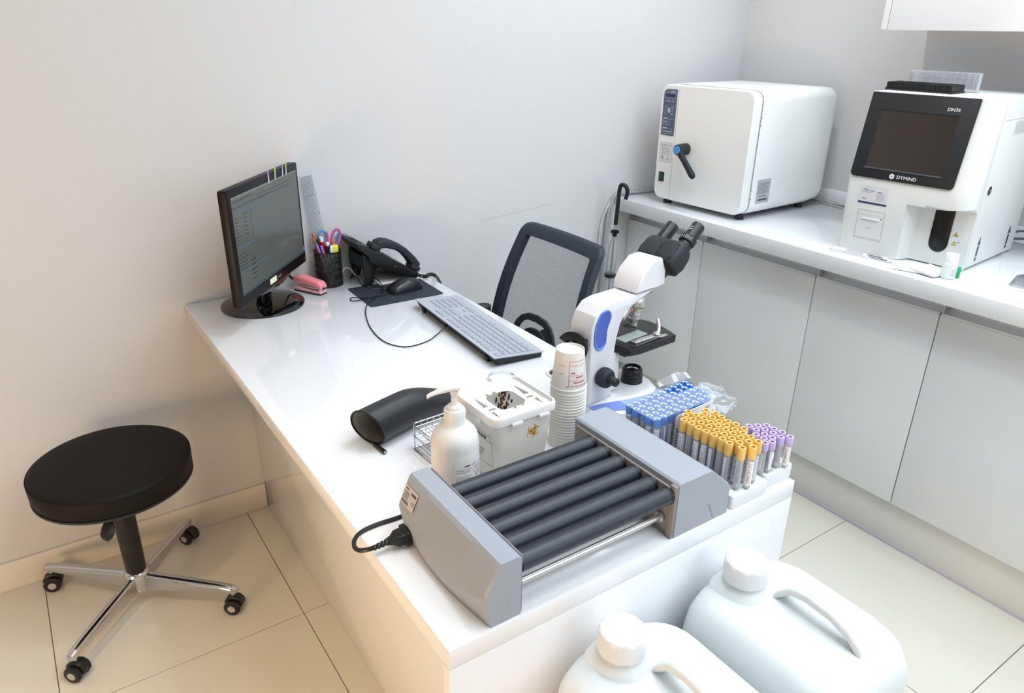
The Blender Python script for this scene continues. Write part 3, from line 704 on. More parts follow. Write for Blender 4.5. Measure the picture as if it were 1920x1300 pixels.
# ================================================================== STAPLER
sp = thing('stapler', 'small pink stapler between monitor base and pen cup', 'stapler', (.3425, -.0820, DH), math.atan2(-.085, .047))
b = B(); b.loft([[(x, y*w_, z+.0008) for y, z in ((-1, 0), (1, 0), (1, h_), (-1, h_))] for x, w_, h_ in ((-.052, .012, .003), (-.045, .0165, .003), (.045, .0165, .003), (.054, .013, .003))], BLK); b.done('rubber_base', sp, 30)
b = B(); b.loft([[(x, y, .0040+z) for y, z in rrect(-w_, 0, w_, h_, .0015, 2)] for x, w_, h_ in ((-.050, .011, .010), (-.040, .014, .012), (-.015, .0145, .007), (.010, .0145, .006), (.035, .015, .007), (.051, .014, .007))], PINK2); b.done('lower_jaw', sp, 30)
b = B(); b.b2((-.030, -.0065, .014), (.050, .0065, .024), STEEL, .001); b.done('magazine', sp)
b = B(); b.loft([[(x, y, z0+z) for y, z in rrect(-w_, 0, w_, h_, min(.006, h_*.4), 3)] for x, w_, z0, h_ in ((-.054, .0095, .030, .008), (-.048, .0135, .028, .0165), (-.030, .0150, .025, .0235), (-.008, .0150, .026, .0215), (.015, .0150, .025, .0185), (.035, .0155, .022, .0190), (.047, .0155, .019, .0195), (.054, .0145, .018, .013))], PINK); b.done('upper_arm', sp, 45)
b = B(); b.b2((.0545, -.006, .016), (.0562, .006, .022), BLK, .0005); b.b2((.046, -.0135, .010), (.049, .0135, .019), PINK2, .001); b.done('front_slot', sp)

# ================================================================== PEN CUP AND CONTENTS
PCX, PCY, PR, PH = .4195, -.0480, .0405, .110
perf = mesh_fabric('perforated_metal', (24, 24, 26), 1900, .45, True)
pc = thing('pen_cup', 'black perforated metal pen cup beside the telephone', 'pen cup', (PCX, PCY, DH))
b = B()
for z0, z1, mm in ((.0006, .004, BLK), (.010, .016, BLK), (.024, .042, BLK), (.052, .060, BLK), (.075, .082, BLK), (.090, .0935, BLK), (.1065, PH, BLK)): b.lathe([(PR, z0), (PR, z1)], mm, 40, caps=(False, False))
for z0, z1 in ((.004, .010), (.016, .024), (.042, .052), (.060, .075), (.082, .090), (.0935, .1065)): b.lathe([(PR, z0), (PR, z1)], perf, 40, caps=(False, False))
b.lathe([(.0001, .001), (PR, .001)], BLK, 40, caps=(False, False)); b.lathe([(PR-.0012, PH), (PR+.001, PH+.001), (PR+.001, PH-.004)], BLK, 40, caps=(False, False))
b.done('cup_wall', pc, 50, norm=False)
def pen(name, label, p0, p1, r, parts, cat='pen'):
    t = thing(name, label, cat, (p0[0], p0[1], p0[2]))
    d_ = Vector(p1)-Vector(p0)
    for nm, a, c_, ra, rb, m in parts: B().cyl(d_*a, d_*c_, ra*r, m, rb*r, 14, bev=min(.0006, ra*r*.3)).done(nm, t)
    return t
zb = DH+.0025
def inside(dx, dy): return (PCX+dx, PCY+dy, zb)
wc = mat('pen_white', (235, 235, 235), .35); pp = mat('pen_lilac', (178, 130, 214), .35); lbp = mat('pen_sky', (150, 190, 220), .35)
pen('marker_pen', 'black marker with white cap in the middle of the pen cup', inside(.010, -.004), (PCX-.006, PCY-.022, DH+.140), .0085, [('barrel', 0, .72, 1, 1, PAPER), ('grip', .725, .93, 1, .9, BLK), ('cap_tip', .931, 1.0, .62, .58, wc)])
pen('marker_pen', 'red marker with white cap behind the black marker in the pen cup', inside(.002, .010), (PCX-.015, PCY+.004, DH+.152), .0080, [('barrel', 0, .90, 1, 1, mat('pen_red', (190, 40, 44), .35)), ('cap_tip', .902, 1.0, .8, .75, wc)])
pen('ballpoint_pen', 'slanting black pen at the left of the pen cup', inside(.020, -.010), (PCX-.028, PCY+.000, DH+.148), .0052, [('barrel', 0, .5, 1, 1, BLK), ('cap', .505, 1.0, 1.1, .9, BLK)])
pen('ballpoint_pen', 'lilac-capped pen leaning at the cup\'s left rim', inside(-.005, -.020), (PCX-.034, PCY-.010, DH+.134), .0045, [('barrel', 0, .78, 1, 1, PAPER), ('cap', .785, 1.0, 1, .8, pp)])
pen('ballpoint_pen', 'lilac-capped pen slanting in front of the black pen', inside(.012, .004), (PCX-.026, PCY-.024, DH+.132), .0042, [('barrel', 0, .70, 1, 1, PAPER), ('cap', .705, 1.0, 1, .8, pp)])
pen('highlighter', 'yellow highlighter standing at the right of the pen cup', inside(.016, -.010), (PCX+.018, PCY-.018, DH+.126), .0115, [('barrel', 0, .8, .95, .95, mat('highlighter_yellow', (224, 222, 50), .35)), ('cap', .805, 1.0, 1, .95, mat('highlighter_yellow_cap', (234, 230, 70), .35))])
pen('marker_pen', 'orange-capped pen behind the yellow highlighter', inside(.020, .014), (PCX+.023, PCY+.006, DH+.137), .0060, [('barrel', 0, .85, 1, 1, wc), ('cap', .855, 1.0, 1.1, .8, mat('pen_orange', (238, 110, 40), .35))])
pen('ballpoint_pen', 'pale blue pen with white end beside the yellow highlighter', inside(.002, -.006), (PCX+.004, PCY-.028, DH+.128), .0055, [('barrel', 0, .86, 1, 1, lbp), ('cap', .865, 1.0, 1.05, .8, wc)])
fg = thing('wooden_figurine', 'small brown wooden figurine pen top at the pen cup\'s left', 'figurine', inside(-.010, .008)); WD = mat('figurine_wood', (190, 120, 70), .5)
b = B(); b.cyl((0, 0, 0), (-.022, .010, .130), .0022, WD, seg=8); b.done('stick', fg)
b = B(); Mf = Matrix.Translation((-.022, .010, .130)); b.lathe([(.002, 0), (.005, .004), (.0045, .014), (.0025, .018), (.0055, .021), (.0062, .026), (.0045, .031), (.0001, .032)], WD, 14, M=Mf); b.tube([(-.008, 0, .012), (0, 0, .016), (.008, 0, .012)], .0016, WD, 6, M=None) if False else None
b.tube([(-.032, .010, .145), (-.022, .010, .146), (-.013, .010, .143)], .0016, WD, 6); b.done('figure_body', fg)
# scissors, handles up
sz = thing('scissors', 'scissors with pink and blue handles upright in the pen cup', 'scissors', (PCX+.004, PCY+.004, zb))
PK = mat('handle_pink', (214, 70, 130), .4); BL = mat('handle_blue', (70, 140, 210), .4)
def oval(cx_, cz_, a, c_, tilt, y): return [(cx_+a*math.cos(t)*math.cos(tilt)-c_*math.sin(t)*math.sin(tilt), y, cz_+a*math.cos(t)*math.sin(tilt)+c_*math.sin(t)*math.cos(tilt)) for t in [2*PI*k/20 for k in range(20)]]
b = B(); b.tube(oval(-.012, .150, .0125, .0165, R(8), .006), .0030, BL, 8, closed=True); b.tube(oval(.0265, .142, .0105, .0235, R(-14), -.004), .0024, BL, 8, closed=True); b.done('handle_lining', sz)
b = B(); b.tube(oval(.0265, .142, .0140, .0275, R(-14), -.0045), .0033, PK, 8, closed=True); b.tube([(.0015, .006, .160), (.0035, .005, .145), (.002, .003, .125), (.004, .001, .105)], .0038, PK, 8, 4); b.tube([(.018, -.004, .118), (.011, -.003, .108), (.006, -.002, .095)], .0042, PK, 8, 4); b.done('handle_shell', sz)
b = B(); b.prism([(-.002, .0), (.004, .0), (.012, .10), (.002, .10)], -.001, .0005, STEEL, 'y'); b.prism([(.002, .0), (.004, .0), (.010, .10), (.000, .10)], .0015, .003, STEEL, 'y'); b.done('blade', sz)
# clear ruler leaning to the back wall
rl = thing('ruler', 'clear graph ruler standing in the pen cup against the wall', 'ruler', (0, 0, 0))
P0 = Vector((.425, -.040, DH+.003)); P1 = Vector((.3905, -.008, DH+.333)); ax = (P1-P0).normalized(); sd = Vector((1, 0, 0)); sd = (sd-ax*sd.dot(ax)).normalized(); nr = sd.cross(ax)
RM = Matrix(((sd.x, ax.x, nr.x, P0.x), (sd.y, ax.y, nr.y, P0.y), (sd.z, ax.z, nr.z, P0.z), (0, 0, 0, 1)))
L = (P1-P0).length
b = B(); b.b2((-.0185, 0, 0), (.0185, L, .0015), ACRY, M=RM); b.done('blade', rl)
d = Decal(lambda x, y: RM @ Vector((x, y, .0018))); gm = mat('ruler_print', (84, 86, 92), .6)
for k in range(8): d.rect(-.0145+k*.004, .12, .0005, L-.125, gm)
for k in range(62): d.rect(-.0145, .12+k*.0034, .0283, .0005, gm)
for k in range(62): d.rect(-.0185, .12+k*.0034, .0024 if k % 5 else .0034, .0009, DARKPR)
for yy in (L-.004, L-.060, L-.115): d.rect(-.0150, yy, .031, .0009, DARKPR)
d.rect(.0140, .12, .0005, L-.124, DARKPR)
d.done('ruler_scale', rl)

# ================================================================== TELEPHONE
ph = thing('telephone', 'black desk telephone on an angled stand beside the pen cup', 'telephone', (.56, -.0795, DH))
# tilted body in xz, extruded along y; top end towards -x
A0 = Vector((.4745-.56, 0, .150)); A1 = Vector((.6740-.56, 0, .019)); ad = (A1-A0).normalized(); an = Vector((-ad.z, 0, ad.x)); an = an if an.z > 0 else -an
PM = Matrix(((ad.x, 0, an.x, A0.x), (0, 1, 0, 0), (ad.z, 0, an.z, A0.z), (0, 0, 0, 1)))   # local x along plate, y across, z out of the plate face
PLn = (A1-A0).length; Y0, Y1 = -.0705, .0745
b = B(); b.prism([(0, -.006), (.004, .0), (PLn*.30, .004), (PLn, .004), (PLn+.006, -.008), (PLn, -.018), (PLn*.55, -.034), (PLn*.28, -.036), (PLn*.26, -.024), (PLn*.10, -.016)], Y0, Y1, BLK, 'y', .003, PM); b.done('phone_body', ph, 30)
b = B(); b.prism(rrect(PLn*.06, -.010, PLn*.22, .065, .003), .0045, .006, mat('phone_display', (60, 66, 64), .2), 'z', 0, PM); b.done('display', ph)
KMh = B().box((0, 0, .001), (.012, .010, .002), BLKM, .0008, seg=1).mesh('phone_key')
for i in range(4):
    for j in range(3):
        o = bpy.data.objects.new('phone_key', KMh); col.objects.link(o); o.parent = ph
        o.matrix_local = PM @ Matrix.Translation((PLn*.40+i*.019, -.006+j*.020, .0042))
# stand foot
b = B(); b.prism([(-.040, .085), (-.060, .105), (-.062, .06), (-.052, .012), (-.070, .0008), (-.040, .0008), (-.030, .012), (-.020, .055), (.000, .062)], -.052, -.040, BLK, 'y', .001)
b.prism([(-.040, .085), (-.060, .105), (-.062, .06), (-.052, .012), (-.070, .0008), (-.040, .0008), (-.030, .012), (-.020, .055), (.000, .062)], .050, .062, BLK, 'y', .001); b.b2((-.060, -.042, .055), (-.050, .052, .095), BLK); b.done('stand', ph)
b = B(); b.b2((-.002, -.004, -.0008), (.010, .004, .0008), mat('jack_grey', (70, 70, 72), .4), M=PM @ Matrix.Translation((PLn*.62, Y0-.0006, -.012)) @ Matrix.Rotation(PI/2, 4, 'X')); b.done('cord_jack', ph)
# handset
hs = thing('telephone_handset', 'black curved handset resting on the desk telephone', 'handset', (.56, -.0795, DH))
rg = []
HP = [(.10, .010, .0200, .012), (.103, .028, .0215, .014), (.118, .0415, .022, .0135), (.150, .0520, .021, .0125), (.185, .0545, .0195, .0120), (.220, .0505, .0190, .0120), (.250, .0400, .0195, .0125), (.275, .0250, .0205, .0135), (.290, .0120, .0205, .0120)]
# centreline in plate space, ends bulge down to the cradle
Ls = PLn
cl = [(Ls*.28, .018), (Ls*.33, .030), (Ls*.42, .0400), (Ls*.55, .0455), (Ls*.68, .0440), (Ls*.80, .0360), (Ls*.90, .0260), (Ls*.97, .0170)]
th = [.0190, .0180, .0150, .0125, .0120, .0135, .0170, .0185]
for (x, z), t_ in zip(cl, th):
    rg.append([(x, y-.046, z+zz) for y, zz in rrect(-.0205, -t_, .0205, t_*.85, min(t_*.7, .008), 4)])
b = B(); b.loft(rg, BLKM, M=PM); b.done('grip', hs, 50)
b = B(); b.prism(rrect(Ls*.215, -.046-.0235, Ls*.36, -.046+.0235, .010), .0046, .022, BLKM, 'z', .004, PM); b.done('earpiece', hs, 40)
b = B(); b.prism(rrect(Ls*.86, -.046-.0235, Ls*1.015, -.046+.0235, .010), .0046, .021, BLKM, 'z', .004, PM); b.done('mouthpiece', hs, 40)
# coiled cord
def coil(pts, r, pitch, wr):
    P_ = smooth([Vector(p) for p in pts], 60); out = []; s_ = 0
    for i in range(len(P_)-1):
        T = (P_[i+1]-P_[i]); L_ = T.length; T = T.normalized(); a = Vector((0, 0, 1)); N_ = (a-T*a.dot(T)).normalized(); Bn = T.cross(N_)
        k = max(1, int(L_/pitch*9))
        for j in range(k):
            ss = s_+L_*j/k; ph_ = 2*PI*ss/pitch; c_ = P_[i]+T*(L_*j/k); out.append(c_+(N_*math.cos(ph_)+Bn*math.sin(ph_))*r)
        s_ += L_
    return out
cc = B(); cc.tube(coil([(.640, -.166, DH+.037), (.665, -.175, DH+.022), (.690, -.170, DH+.013), (.712, -.150, DH+.010), (.738, -.140, DH+.000), (.752, -.150, DH-.030), (.748, -.150, DH-.09)], .0048, .0046, .0012), .00135, BLK, 5)
cc.tube([(.590, -.153, DH+.062), (.610, -.158, DH+.052), (.630, -.163, DH+.044), (.640, -.164, DH+.040)], .0013, BLK, 6, 4)
o = cc.done('coiled_cord'); tag(o, 'coiled black telephone cord hanging over the desk edge', 'cord')
b = B(); b.tube([(.452, -.060, DH+.018), (.462, -.062, DH+.046), (.482, -.060, DH+.045), (.500, -.055, DH+.020), (.520, -.050, DH+.004), (.498, -.024, DH+.0035), (.470, -.020, DH+.0035), (.440, -.012, DH+.0035)], .0026, mat('cable_grey', (186, 184, 180), .5), 8, 6); o = b.done('telephone_line'); tag(o, 'light grey telephone line looping beside the pen cup', 'cable')
b = B(); b.prism(rrect(.545, -.148, .690, -.012, .001), DH+.0004, DH+.004, PAPER, 'z'); b.b2((.548, -.1488, DH+.0004), (.580, -.1481, DH+.004), mat('booklet_red', (150, 40, 50), .5)); o = b.done('booklet'); tag(o, 'white booklet with dark red corner under the telephone', 'booklet')
b = B(); b.tube([(.700, -.02, DH+.045), (.712, -.014, DH+.030), (.722, -.010, DH+.005), (.730, -.010, DH-.05)], .0012, BLK, 6, 6); o = b.done('thin_cable'); tag(o, 'thin black cable beside the handset dropping behind the desk', 'cable')

# ================================================================== MICROSCOPE
ms = thing('microscope', 'white binocular microscope with blue side inset and black eyepiece head', 'microscope', (.69, -1.10, DH), R(7))
# base: wide foot with curved front
def ell(u0, u1, hv, n=28, e=.6):
    c_ = (u0+u1)/2; a = (u1-u0)/2
    return [(c_+a*math.copysign(abs(math.cos(t))**e, math.cos(t)), hv*math.copysign(abs(math.sin(t))**e, math.sin(t))) for t in [2*PI*k/n for k in range(n)]]
b = B()
NT = [(-.148, -.012), (-.144, -.024), (-.106, -.031), (-.0475, -.0525), (.004, -.0660), (.030, -.0560), (.046, -.030), (.052, 0)]
NB = [(-.152, -.022), (-.148, -.040), (-.110, -.064), (-.050, -.084), (.012, -.090), (.043, -.072), (.060, -.036), (.067, 0)]
def full(N_, z): 
    far = [(x, -y*1.1 if y < -.03 else -y+.01) for x, y in N_[:-1]][::-1]
    return [(x, y, z) for x, y in N_+far]
def mixr(t, z): return full([(a[0]*(1-t)+b_[0]*t, a[1]*(1-t)+b_[1]*t) for a, b_ in zip(NT, NB)], z)
b.loft([mixr(1, .0008), mixr(1, .008), mixr(.86, .0125), mixr(.18, .0262), mixr(.04, .0290), mixr(-.06, .030)], MWHT); b.done('base', ms, 25)
b = B(); pt_ = smooth([Vector((a[0], a[1], 0)) for a in NT[1:6]], 5); pb_ = smooth([Vector((a[0], a[1], 0)) for a in NB[1:6]], 5); n = len(pt_); V = []
for i in range(n):
    e = math.sin(PI*(i+1)/(n+1))**.6
    for q in (.20+.0*(1-e), .20+.62*e):
        p_ = pt_[i]*(1-q)+pb_[i]*q; V.append((p_.x, p_.y-.0009, .0262-(q-.18)/.68*.0137+.0009))
b.add(V, [(2*i, 2*i+1, 2*i+3, 2*i+2) for i in range(n-1)], MBLUE); b.done('side_panel', ms, 60)
b = B(); b.b2((-.010, -.0760, .0180), (.012, -.0690, .0240), BLK, .001); b.cyl((-.006, -.0735, .0215), (.008, -.0735, .0215), .0038, BLKM, seg=14); b.done('brightness_wheel', ms)
# arm: side profile in (u, z) extruded across v
armp = [(-.150, .030), (-.152, .10), (-.153, .165), (-.1515, .200), (-.142, .224), (-.124, .240), (-.100, .2445), (.030, .2445), (.034, .240), (.008, .2320), (-.030, .2230), (-.052, .212), (-.066, .192), (-.074, .165), (-.078, .14), (-.0775, .030)]
b = B(); b.prism(armp, -.030, .030, MWHT, 'y', .0045, seg=3); b.done('arm', ms, 25)
# blue recessed hand grip on the near side
gp = [(-.1495, .176), (-.148, .205), (-.141, .222), (-.128, .2335), (-.112, .2365), (-.1015, .2305), (-.0985, .2195), (-.103, .208), (-.1090, .193), (-.1095, .176), (-.1110, .163), (-.119, .1545), (-.131, .1525), (-.142, .158)]
gp = [(x-.0005 if x > -.13 else x+.0035, z-.004) for x, z in gp]
gp = [(p.x, p.y) for p in smooth([Vector((x, z)) for x, z in gp], 3, True)] if False else gp
def sm2(pts, k): return [(p.x, p.z) for p in smooth([Vector((x, 0, z)) for x, z in pts], k, True)]
g2 = sm2(gp, 3); cxg = sum(p[0] for p in g2)/len(g2); czg = sum(p[1] for p in g2)/len(g2)
def gring(s_, y): return [(cxg+(x-cxg)*s_, y, czg+(z-czg)*(1-(1-s_)*.6)) for x, z in g2]
MB2 = mat('microscope_blue_inner', (70, 98, 180), .3)
b = B(); b.loft([gring(1.0, -.0302), gring(.97, -.0325), gring(.86, -.0325), gring(.80, -.0308)], MBLUE, (False, False)); b.loft([gring(.80, -.0308), gring(.60, -.0304), gring(.3, -.0303)], MB2, (False, True)); b.done('grip_inset', ms, 60)
# stage carrier block, knobs
b = B(); b.b2((-.0773, -.020, .035), (-.050, .020, .122), MWHT, .002); b.done('focus_block', ms)
b = B()
def knob(bb, s_):
    y0 = -.0305 if s_ < 0 else .0305
    M1 = Matrix.Translation((-.1180, y0, .0900)) @ Matrix.Rotation(R(90) if s_ < 0 else R(-90), 4, 'X')
    seg = 48; pr = [(.0165, 0), (.0205, .003), (.0215, .010), (.0205, .020), (.0175, .024), (.0150, .025)]
    rings_ = [[((r*(1 if k % 2 else .955))*math.cos(2*PI*k/seg), (r*(1 if k % 2 else .955))*math.sin(2*PI*k/seg), z) for k in range(seg)] for r, z in pr]
    bb.loft(rings_, BLKM, M=M1); return M1
M1 = knob(b, -1); b.done('coarse_knob', ms, 20)
b = B(); b.lathe([(.0085, .025), (.0092, .030), (.0092, .042), (.0080, .044), (.004, .0445), (.003, .043)], BLKM, 20, M=M1); b.done('fine_knob', ms)
b = B(); knob(b, 1); b.done('coarse_knob', ms, 20)
# illuminator
b = B(); b.lathe([(.0240, .0295), (.0235, .034), (.0225, .035), (.0235, .036), (.0235, .041), (.0222, .042), (.0232, .043), (.0230, .048), (.0218, .049), (.0225, .051), (.0220, .058), (.0195, .063), (.0165, .064), (.0160, .060), (.0140, .059)], BLK, 36, caps=(True, False), o=(.012, -.008, 0)); b.done('illuminator', ms, 20)
b = B(); b.lathe([(.0145, .059), (.010, .0615), (.0001, .0625)], mat('lens_glass', (190, 195, 200), .03, 1.0), 28, caps=(False, False), o=(.012, -.008, 0)); b.done('lens', ms)
# stage
b = B(); stp = [(-.0745, .040), (-.058, -.052), (-.038, -.0585), (.0785, -.0645), (.088, -.040), (.096, -.010), (.098, .020), (.090, .060), (.074, .083), (-.060, .083)]
b.prism(stp, .1230, .1400, mat('stage_black', (28, 29, 31), .42), 'z', .0015); b.prism([(-.050, -.035), (.030, -.035), (.030, .040), (-.050, .040)], .112, .1230, BLK, 'z', .003); b.done('stage', ms)
B().lathe([(.0001, .1402), (.013, .1402)], mat('hole_black', (6, 6, 6), .8), 24, o=(.040, .035, 0), caps=(False, False)).done('stage_opening', ms)
b = B(); b.b2((-.050, -.056, .1401), (.040, -.046, .1425), BLK, .0005); b.done('slide_holder_rail', ms)
d = Decal(lambda x, y: (x, y, .1428)); 
for k in range(12): d.rect(-.036+k*.006, -.0555, .0007, .003 if k % 2 else .0045, PAPER)
d.done('stage_scale', ms)
b = B(); b.prism([(-.030, -.030), (.035, -.034), (.036, -.040), (.046, -.046), (.060, -.052), (.058, -.058), (.040, -.056), (.025, -.046), (-.030, -.044)], .1402, .1440, STEEL, 'z', .0008)
b.tube([(.034, -.046, .147), (.044, -.044, .150), (.054, -.036, .160), (.058, -.028, .170)], [.004]*4, STEEL, 8); b.cyl((.036, -.046, .144), (.036, -.046, .150), .008, STEEL, seg=18, bev=.001); b.prism([(-.045, .020), (-.02, .026), (-.02, .032), (-.048, .030)], .1402, .1435, STEEL, 'z', .0005); b.done('slide_clamp', ms, 40)
b = B(); b.b2((-.040, -.024, .1403), (.035, .004, .1415), film('slide_glass', .3, (200, 210, 205), .05)); b.done('glass_slide', ms)
# nosepiece and objectives
b = B(); Mn = Matrix.Translation((.010, 0, .2235)) @ Matrix.Rotation(R(12), 4, 'Y'); b.lathe([(.0215, -.020), (.0265, -.016), (.0270, -.006), (.0255, .002), (.022, .008)], STEEL, 36, M=Mn); b.done('nosepiece', ms)
b = B(); b.lathe([(.021, .2300), (.021, .238)], BLK, 30, o=(.010, 0, 0)); b.lathe([(.024, .236), (.026, .2446)], MWHT, 30, o=(.012, 0, 0)); b.done('nosepiece_mount', ms)
def objective(Mo, L_, m2):
    b = B(); b.lathe([(.0140, 0), (.0146, -.004), (.0146, -.010), (.0130, -.011), (.0130, -.018), (.0136, -.019), (.0136, -.030), (.0122, -.032), (.0100, -L_+.010), (.0090, -L_+.009), (.0085, -L_+.001), (.0070, -L_)], STEEL, 28, M=Mo)
    o = b.done('objective', ms, 30); B().lathe([(.0148, -.0042), (.0148, -.0068)], m2, 28, M=Mo, caps=(False, False)).done('colour_ring', o)
    B().lathe([(.0045, -L_), (.0040, -L_-.004)], BLK, 16, M=Mo).done('front_lens', o)
objective(Matrix.Translation((.014, 0, .2060)), .0480, mat('ring_yellow', (220, 205, 60), .4))
objective(Matrix.Translation((-.008, .004, .2060)) @ Matrix.Rotation(R(52), 4, 'Y') @ Matrix.Rotation(R(0), 4, 'Z'), .036, mat('ring_red', (180, 60, 50), .4))
objective(Matrix.Translation((.010, .018, .2080)) @ Matrix.Rotation(R(-48), 4, 'X'), .034, mat('ring_blue', (60, 90, 180), .4))
# head housing
def hr(u0, u1, v, z0, z1, ins=0): pass
b = B(); hp = [(-.0270, .2475), (.040, .2475), (.0640, .2500), (.0620, .2800), (.0485, .3090), (.0190, .3080), (-.0100, .2860), (-.0235, .2630)]
rings = []
for v, s_ in ((-.034, .90), (-.0325, .97), (-.028, 1.0), (.028, 1.0), (.0325, .97), (.034, .90)):
    cu, cz = .022, .275; rings.append([(cu+(x-cu)*s_, v, cz+(z-cz)*s_) for x, z in hp])
b.loft(rings, MWHT); b.done('head_housing', ms, 28)
b = B(); b.b2((-.018, -.026, .2440), (.034, .026, .2478), BLK); b.done('head_seam', ms)
# binocular body: block tilted 40 deg, wide across v
tl = R(38)
HM = Matrix.Translation((.060, -.002, .2775)) @ Matrix.Rotation(-tl, 4, 'Y')     # local x up along the tubes
b = B()
hsec = lambda w_, h_: rrect(-w_, -h_, w_, h_, min(w_, h_)*.55, 5)
b.loft([[(x, y, z) for y, z in hsec(w_, h_)] for x, w_, h_ in ((-.012, .026, .026), (.010, .030, .028), (.012, .047, .0285), (.030, .052, .0290), (.056, .050, .0265), (.067, .046, .022))], BLKM, M=HM); b.done('binocular_body', ms, 30)
b = B(); b.prism(rrect(.016, -.044, .058, -.004, .003), .0276, .0292, BLKM, 'z', .0006, HM); b.prism(rrect(.014, -.002, .050, .040, .003), .0276, .0300, BLKM, 'z', .0006, HM)
for x, y in ((.020, -.040), (.054, -.040), (.020, -.010)): b.cyl(HM @ Vector((x, y, .0292)), HM @ Vector((x, y, .0300)), .0022, BLK, seg=10)
b.done('cover_plate', ms, 30)
for nm, v, x1, ringed in (('eyepiece', -.0300, .132, True), ('eyepiece', .0290, .118, False)):
    ME = HM @ Matrix.Translation((0, v, 0)) @ Matrix.Rotation(R(90), 4, 'Y')
    b = B(); b.lathe([(.0165, .060), (.0165, .072), (.0148, .074), (.0148, x1-.003), (.0138, x1), (.0105, x1), (.0095, x1-.003)], BLK, 32, M=ME); e = b.done('eyepiece', ms, 30)
    B().lathe([(.0001, x1-.004), (.0098, x1-.003)], mat('lens_dark', (40, 44, 60), .03), 24, M=ME, caps=(False, False)).done('eye_lens', e)
    if ringed:
        b = B(); seg = 48; b.loft([[(r*(1 if k % 4 < 2 else .965)*math.cos(2*PI*k/seg), r*(1 if k % 4 < 2 else .965)*math.sin(2*PI*k/seg), z) for k in range(seg)] for r, z in ((.0172, .080), (.0185, .082), (.0185, .094), (.0172, .096))], BLK, M=ME); b.done('diopter_ring', e, 20)
        d = Decal(lambda x, y: ME @ Vector((.0190*math.cos(x/.019), .0190*math.sin(x/.019), y)))
        for k in range(9): d.rect(-.008+.019*PI+k*.0055-.022, .084, .0008, .006, PAPER)
        d.f = lambda x, y: ME @ Vector((.0151*math.cos(PI+y/.0151), .0151*math.sin(PI+y/.0151), .124-x)) if False else ME @ Vector((.0151*math.cos(PI-.5-x/.0151), .0151*math.sin(PI-.5-x/.0151), .108+y))
        d.text('WF10X', -.010, .006, .0038, PAPER); d.lines(-.010, .001, .016, .003, 1, PAPER, .7); d.done('eyepiece_lettering', e)
# cable winder at the back of the arm
b = B(); b.prism([(-.150, .175), (-.150, .150), (-.156, .148), (-.160, .155), (-.162, .172), (-.160, .180)], -.020, .022, BLK, 'y', .001); 
b.done('winder_mount', ms)
b = B(); n = 14; ring_o = []; ring_i = []
wc_ = Vector((-.180, 0, .168))
for k in range(n+1):
    a = PI*k/n; ring_o.append((.033*math.cos(a), .031*math.sin(a))); ring_i.append((.017*math.cos(a), .015*math.sin(a)))
pts = ring_o+ring_i[::-1]
MWd = Matrix.Translation((-.1765, -.002, .160)) @ Matrix.Rotation(R(16), 4, 'Y') @ Matrix.Rotation(R(20), 4, 'Z') @ Matrix.Rotation(R(18), 4, 'X')
b.prism([(y, z) for y, z in pts], -.003, .003, BLK, 'x', .001, MWd); b.loft([[(x, y, z) for y, z in ring_i+[( -.010, .0), (.010, .0)]] for x in (-.003, .018)], BLK, M=MWd, caps=(False, False)); b.done('cable_winder', ms, 30)

# ================================================================== FOAM TRAYS AND TUBES
fo = B(); fo.prism(rrect(-.046, -.0775, .046, .0775, .006), 0, .0250, FOAM, 'z', .0015); f1 = fo.done('foam_tray', None, 30, loc=(.5935, -1.4455, DH+.0003)); tag(f1, 'white foam tray under the yellow-capped tubes', 'tray', 'foam tube trays at the desk corner')
fo = B(); fo.prism(rrect(-.0385, -.066, .0385, .066, .006), 0, .0265, FOAM, 'z', .0015); f2 = fo.done('foam_tray', None, 30, loc=(.6820, -1.4475, DH+.0003)); tag(f2, 'white foam tray under the purple-capped tubes', 'tray', 'foam tube trays at the desk corner')
HOL = mat('foam_hole', (206, 208, 210), .8)
hm = B().lathe([(.0001, 0), (.0062, 0), (.0066, .0003)], HOL, 20, caps=(False, False)).mesh('tube_hole')
for (x, y) in ((.706, -1.497), (.690, -1.502), (.668, -1.503)):
    o = bpy.data.objects.new('tube_hole', hm); col.objects.link(o); o.parent = f2; o.location = (x-.682, y+1.4475, .0267)

def tube_meshes(r, z1, capr, caph, capm, stopm, holer, skirt=None, ribs=False):
    g_ = B().lathe([(.001, .0), (r*.7, .001), (r, .004), (r, z1-caph+.002)], GLASS, 18, caps=(True, False)).mesh('sample_tube', 40)
    b = B(); zt = z1
    pr = [(capr*.96, zt-caph), (capr, zt-caph+.001), (capr*.98, zt-.0015), (capr*.9, zt), (holer+.0005, zt), (holer, zt-.0008), (holer, zt-.003)]
    seg = 24 if ribs else 20
    rg = [[(rr*(1 if (k % 2 or not ribs or i > 2) else .97)*math.cos(2*PI*k/seg), rr*(1 if (k % 2 or not ribs or i > 2) else .97)*math.sin(2*PI*k/seg), z) for k in range(seg)] for i, (rr, z) in enumerate(pr)]
    b.loft(rg, capm, (False, False)); c_ = b.mesh('cap', 35)
    s_ = B().lathe([(.0001, zt-.0022), (holer, zt-.0020)], stopm, 16, caps=(False, False)).mesh('stopper', 40)
    return g_, c_, s_
LBW = mat('tube_label', (234, 232, 236), .6); VIO = mat('print_violet', (110, 100, 170), .6)
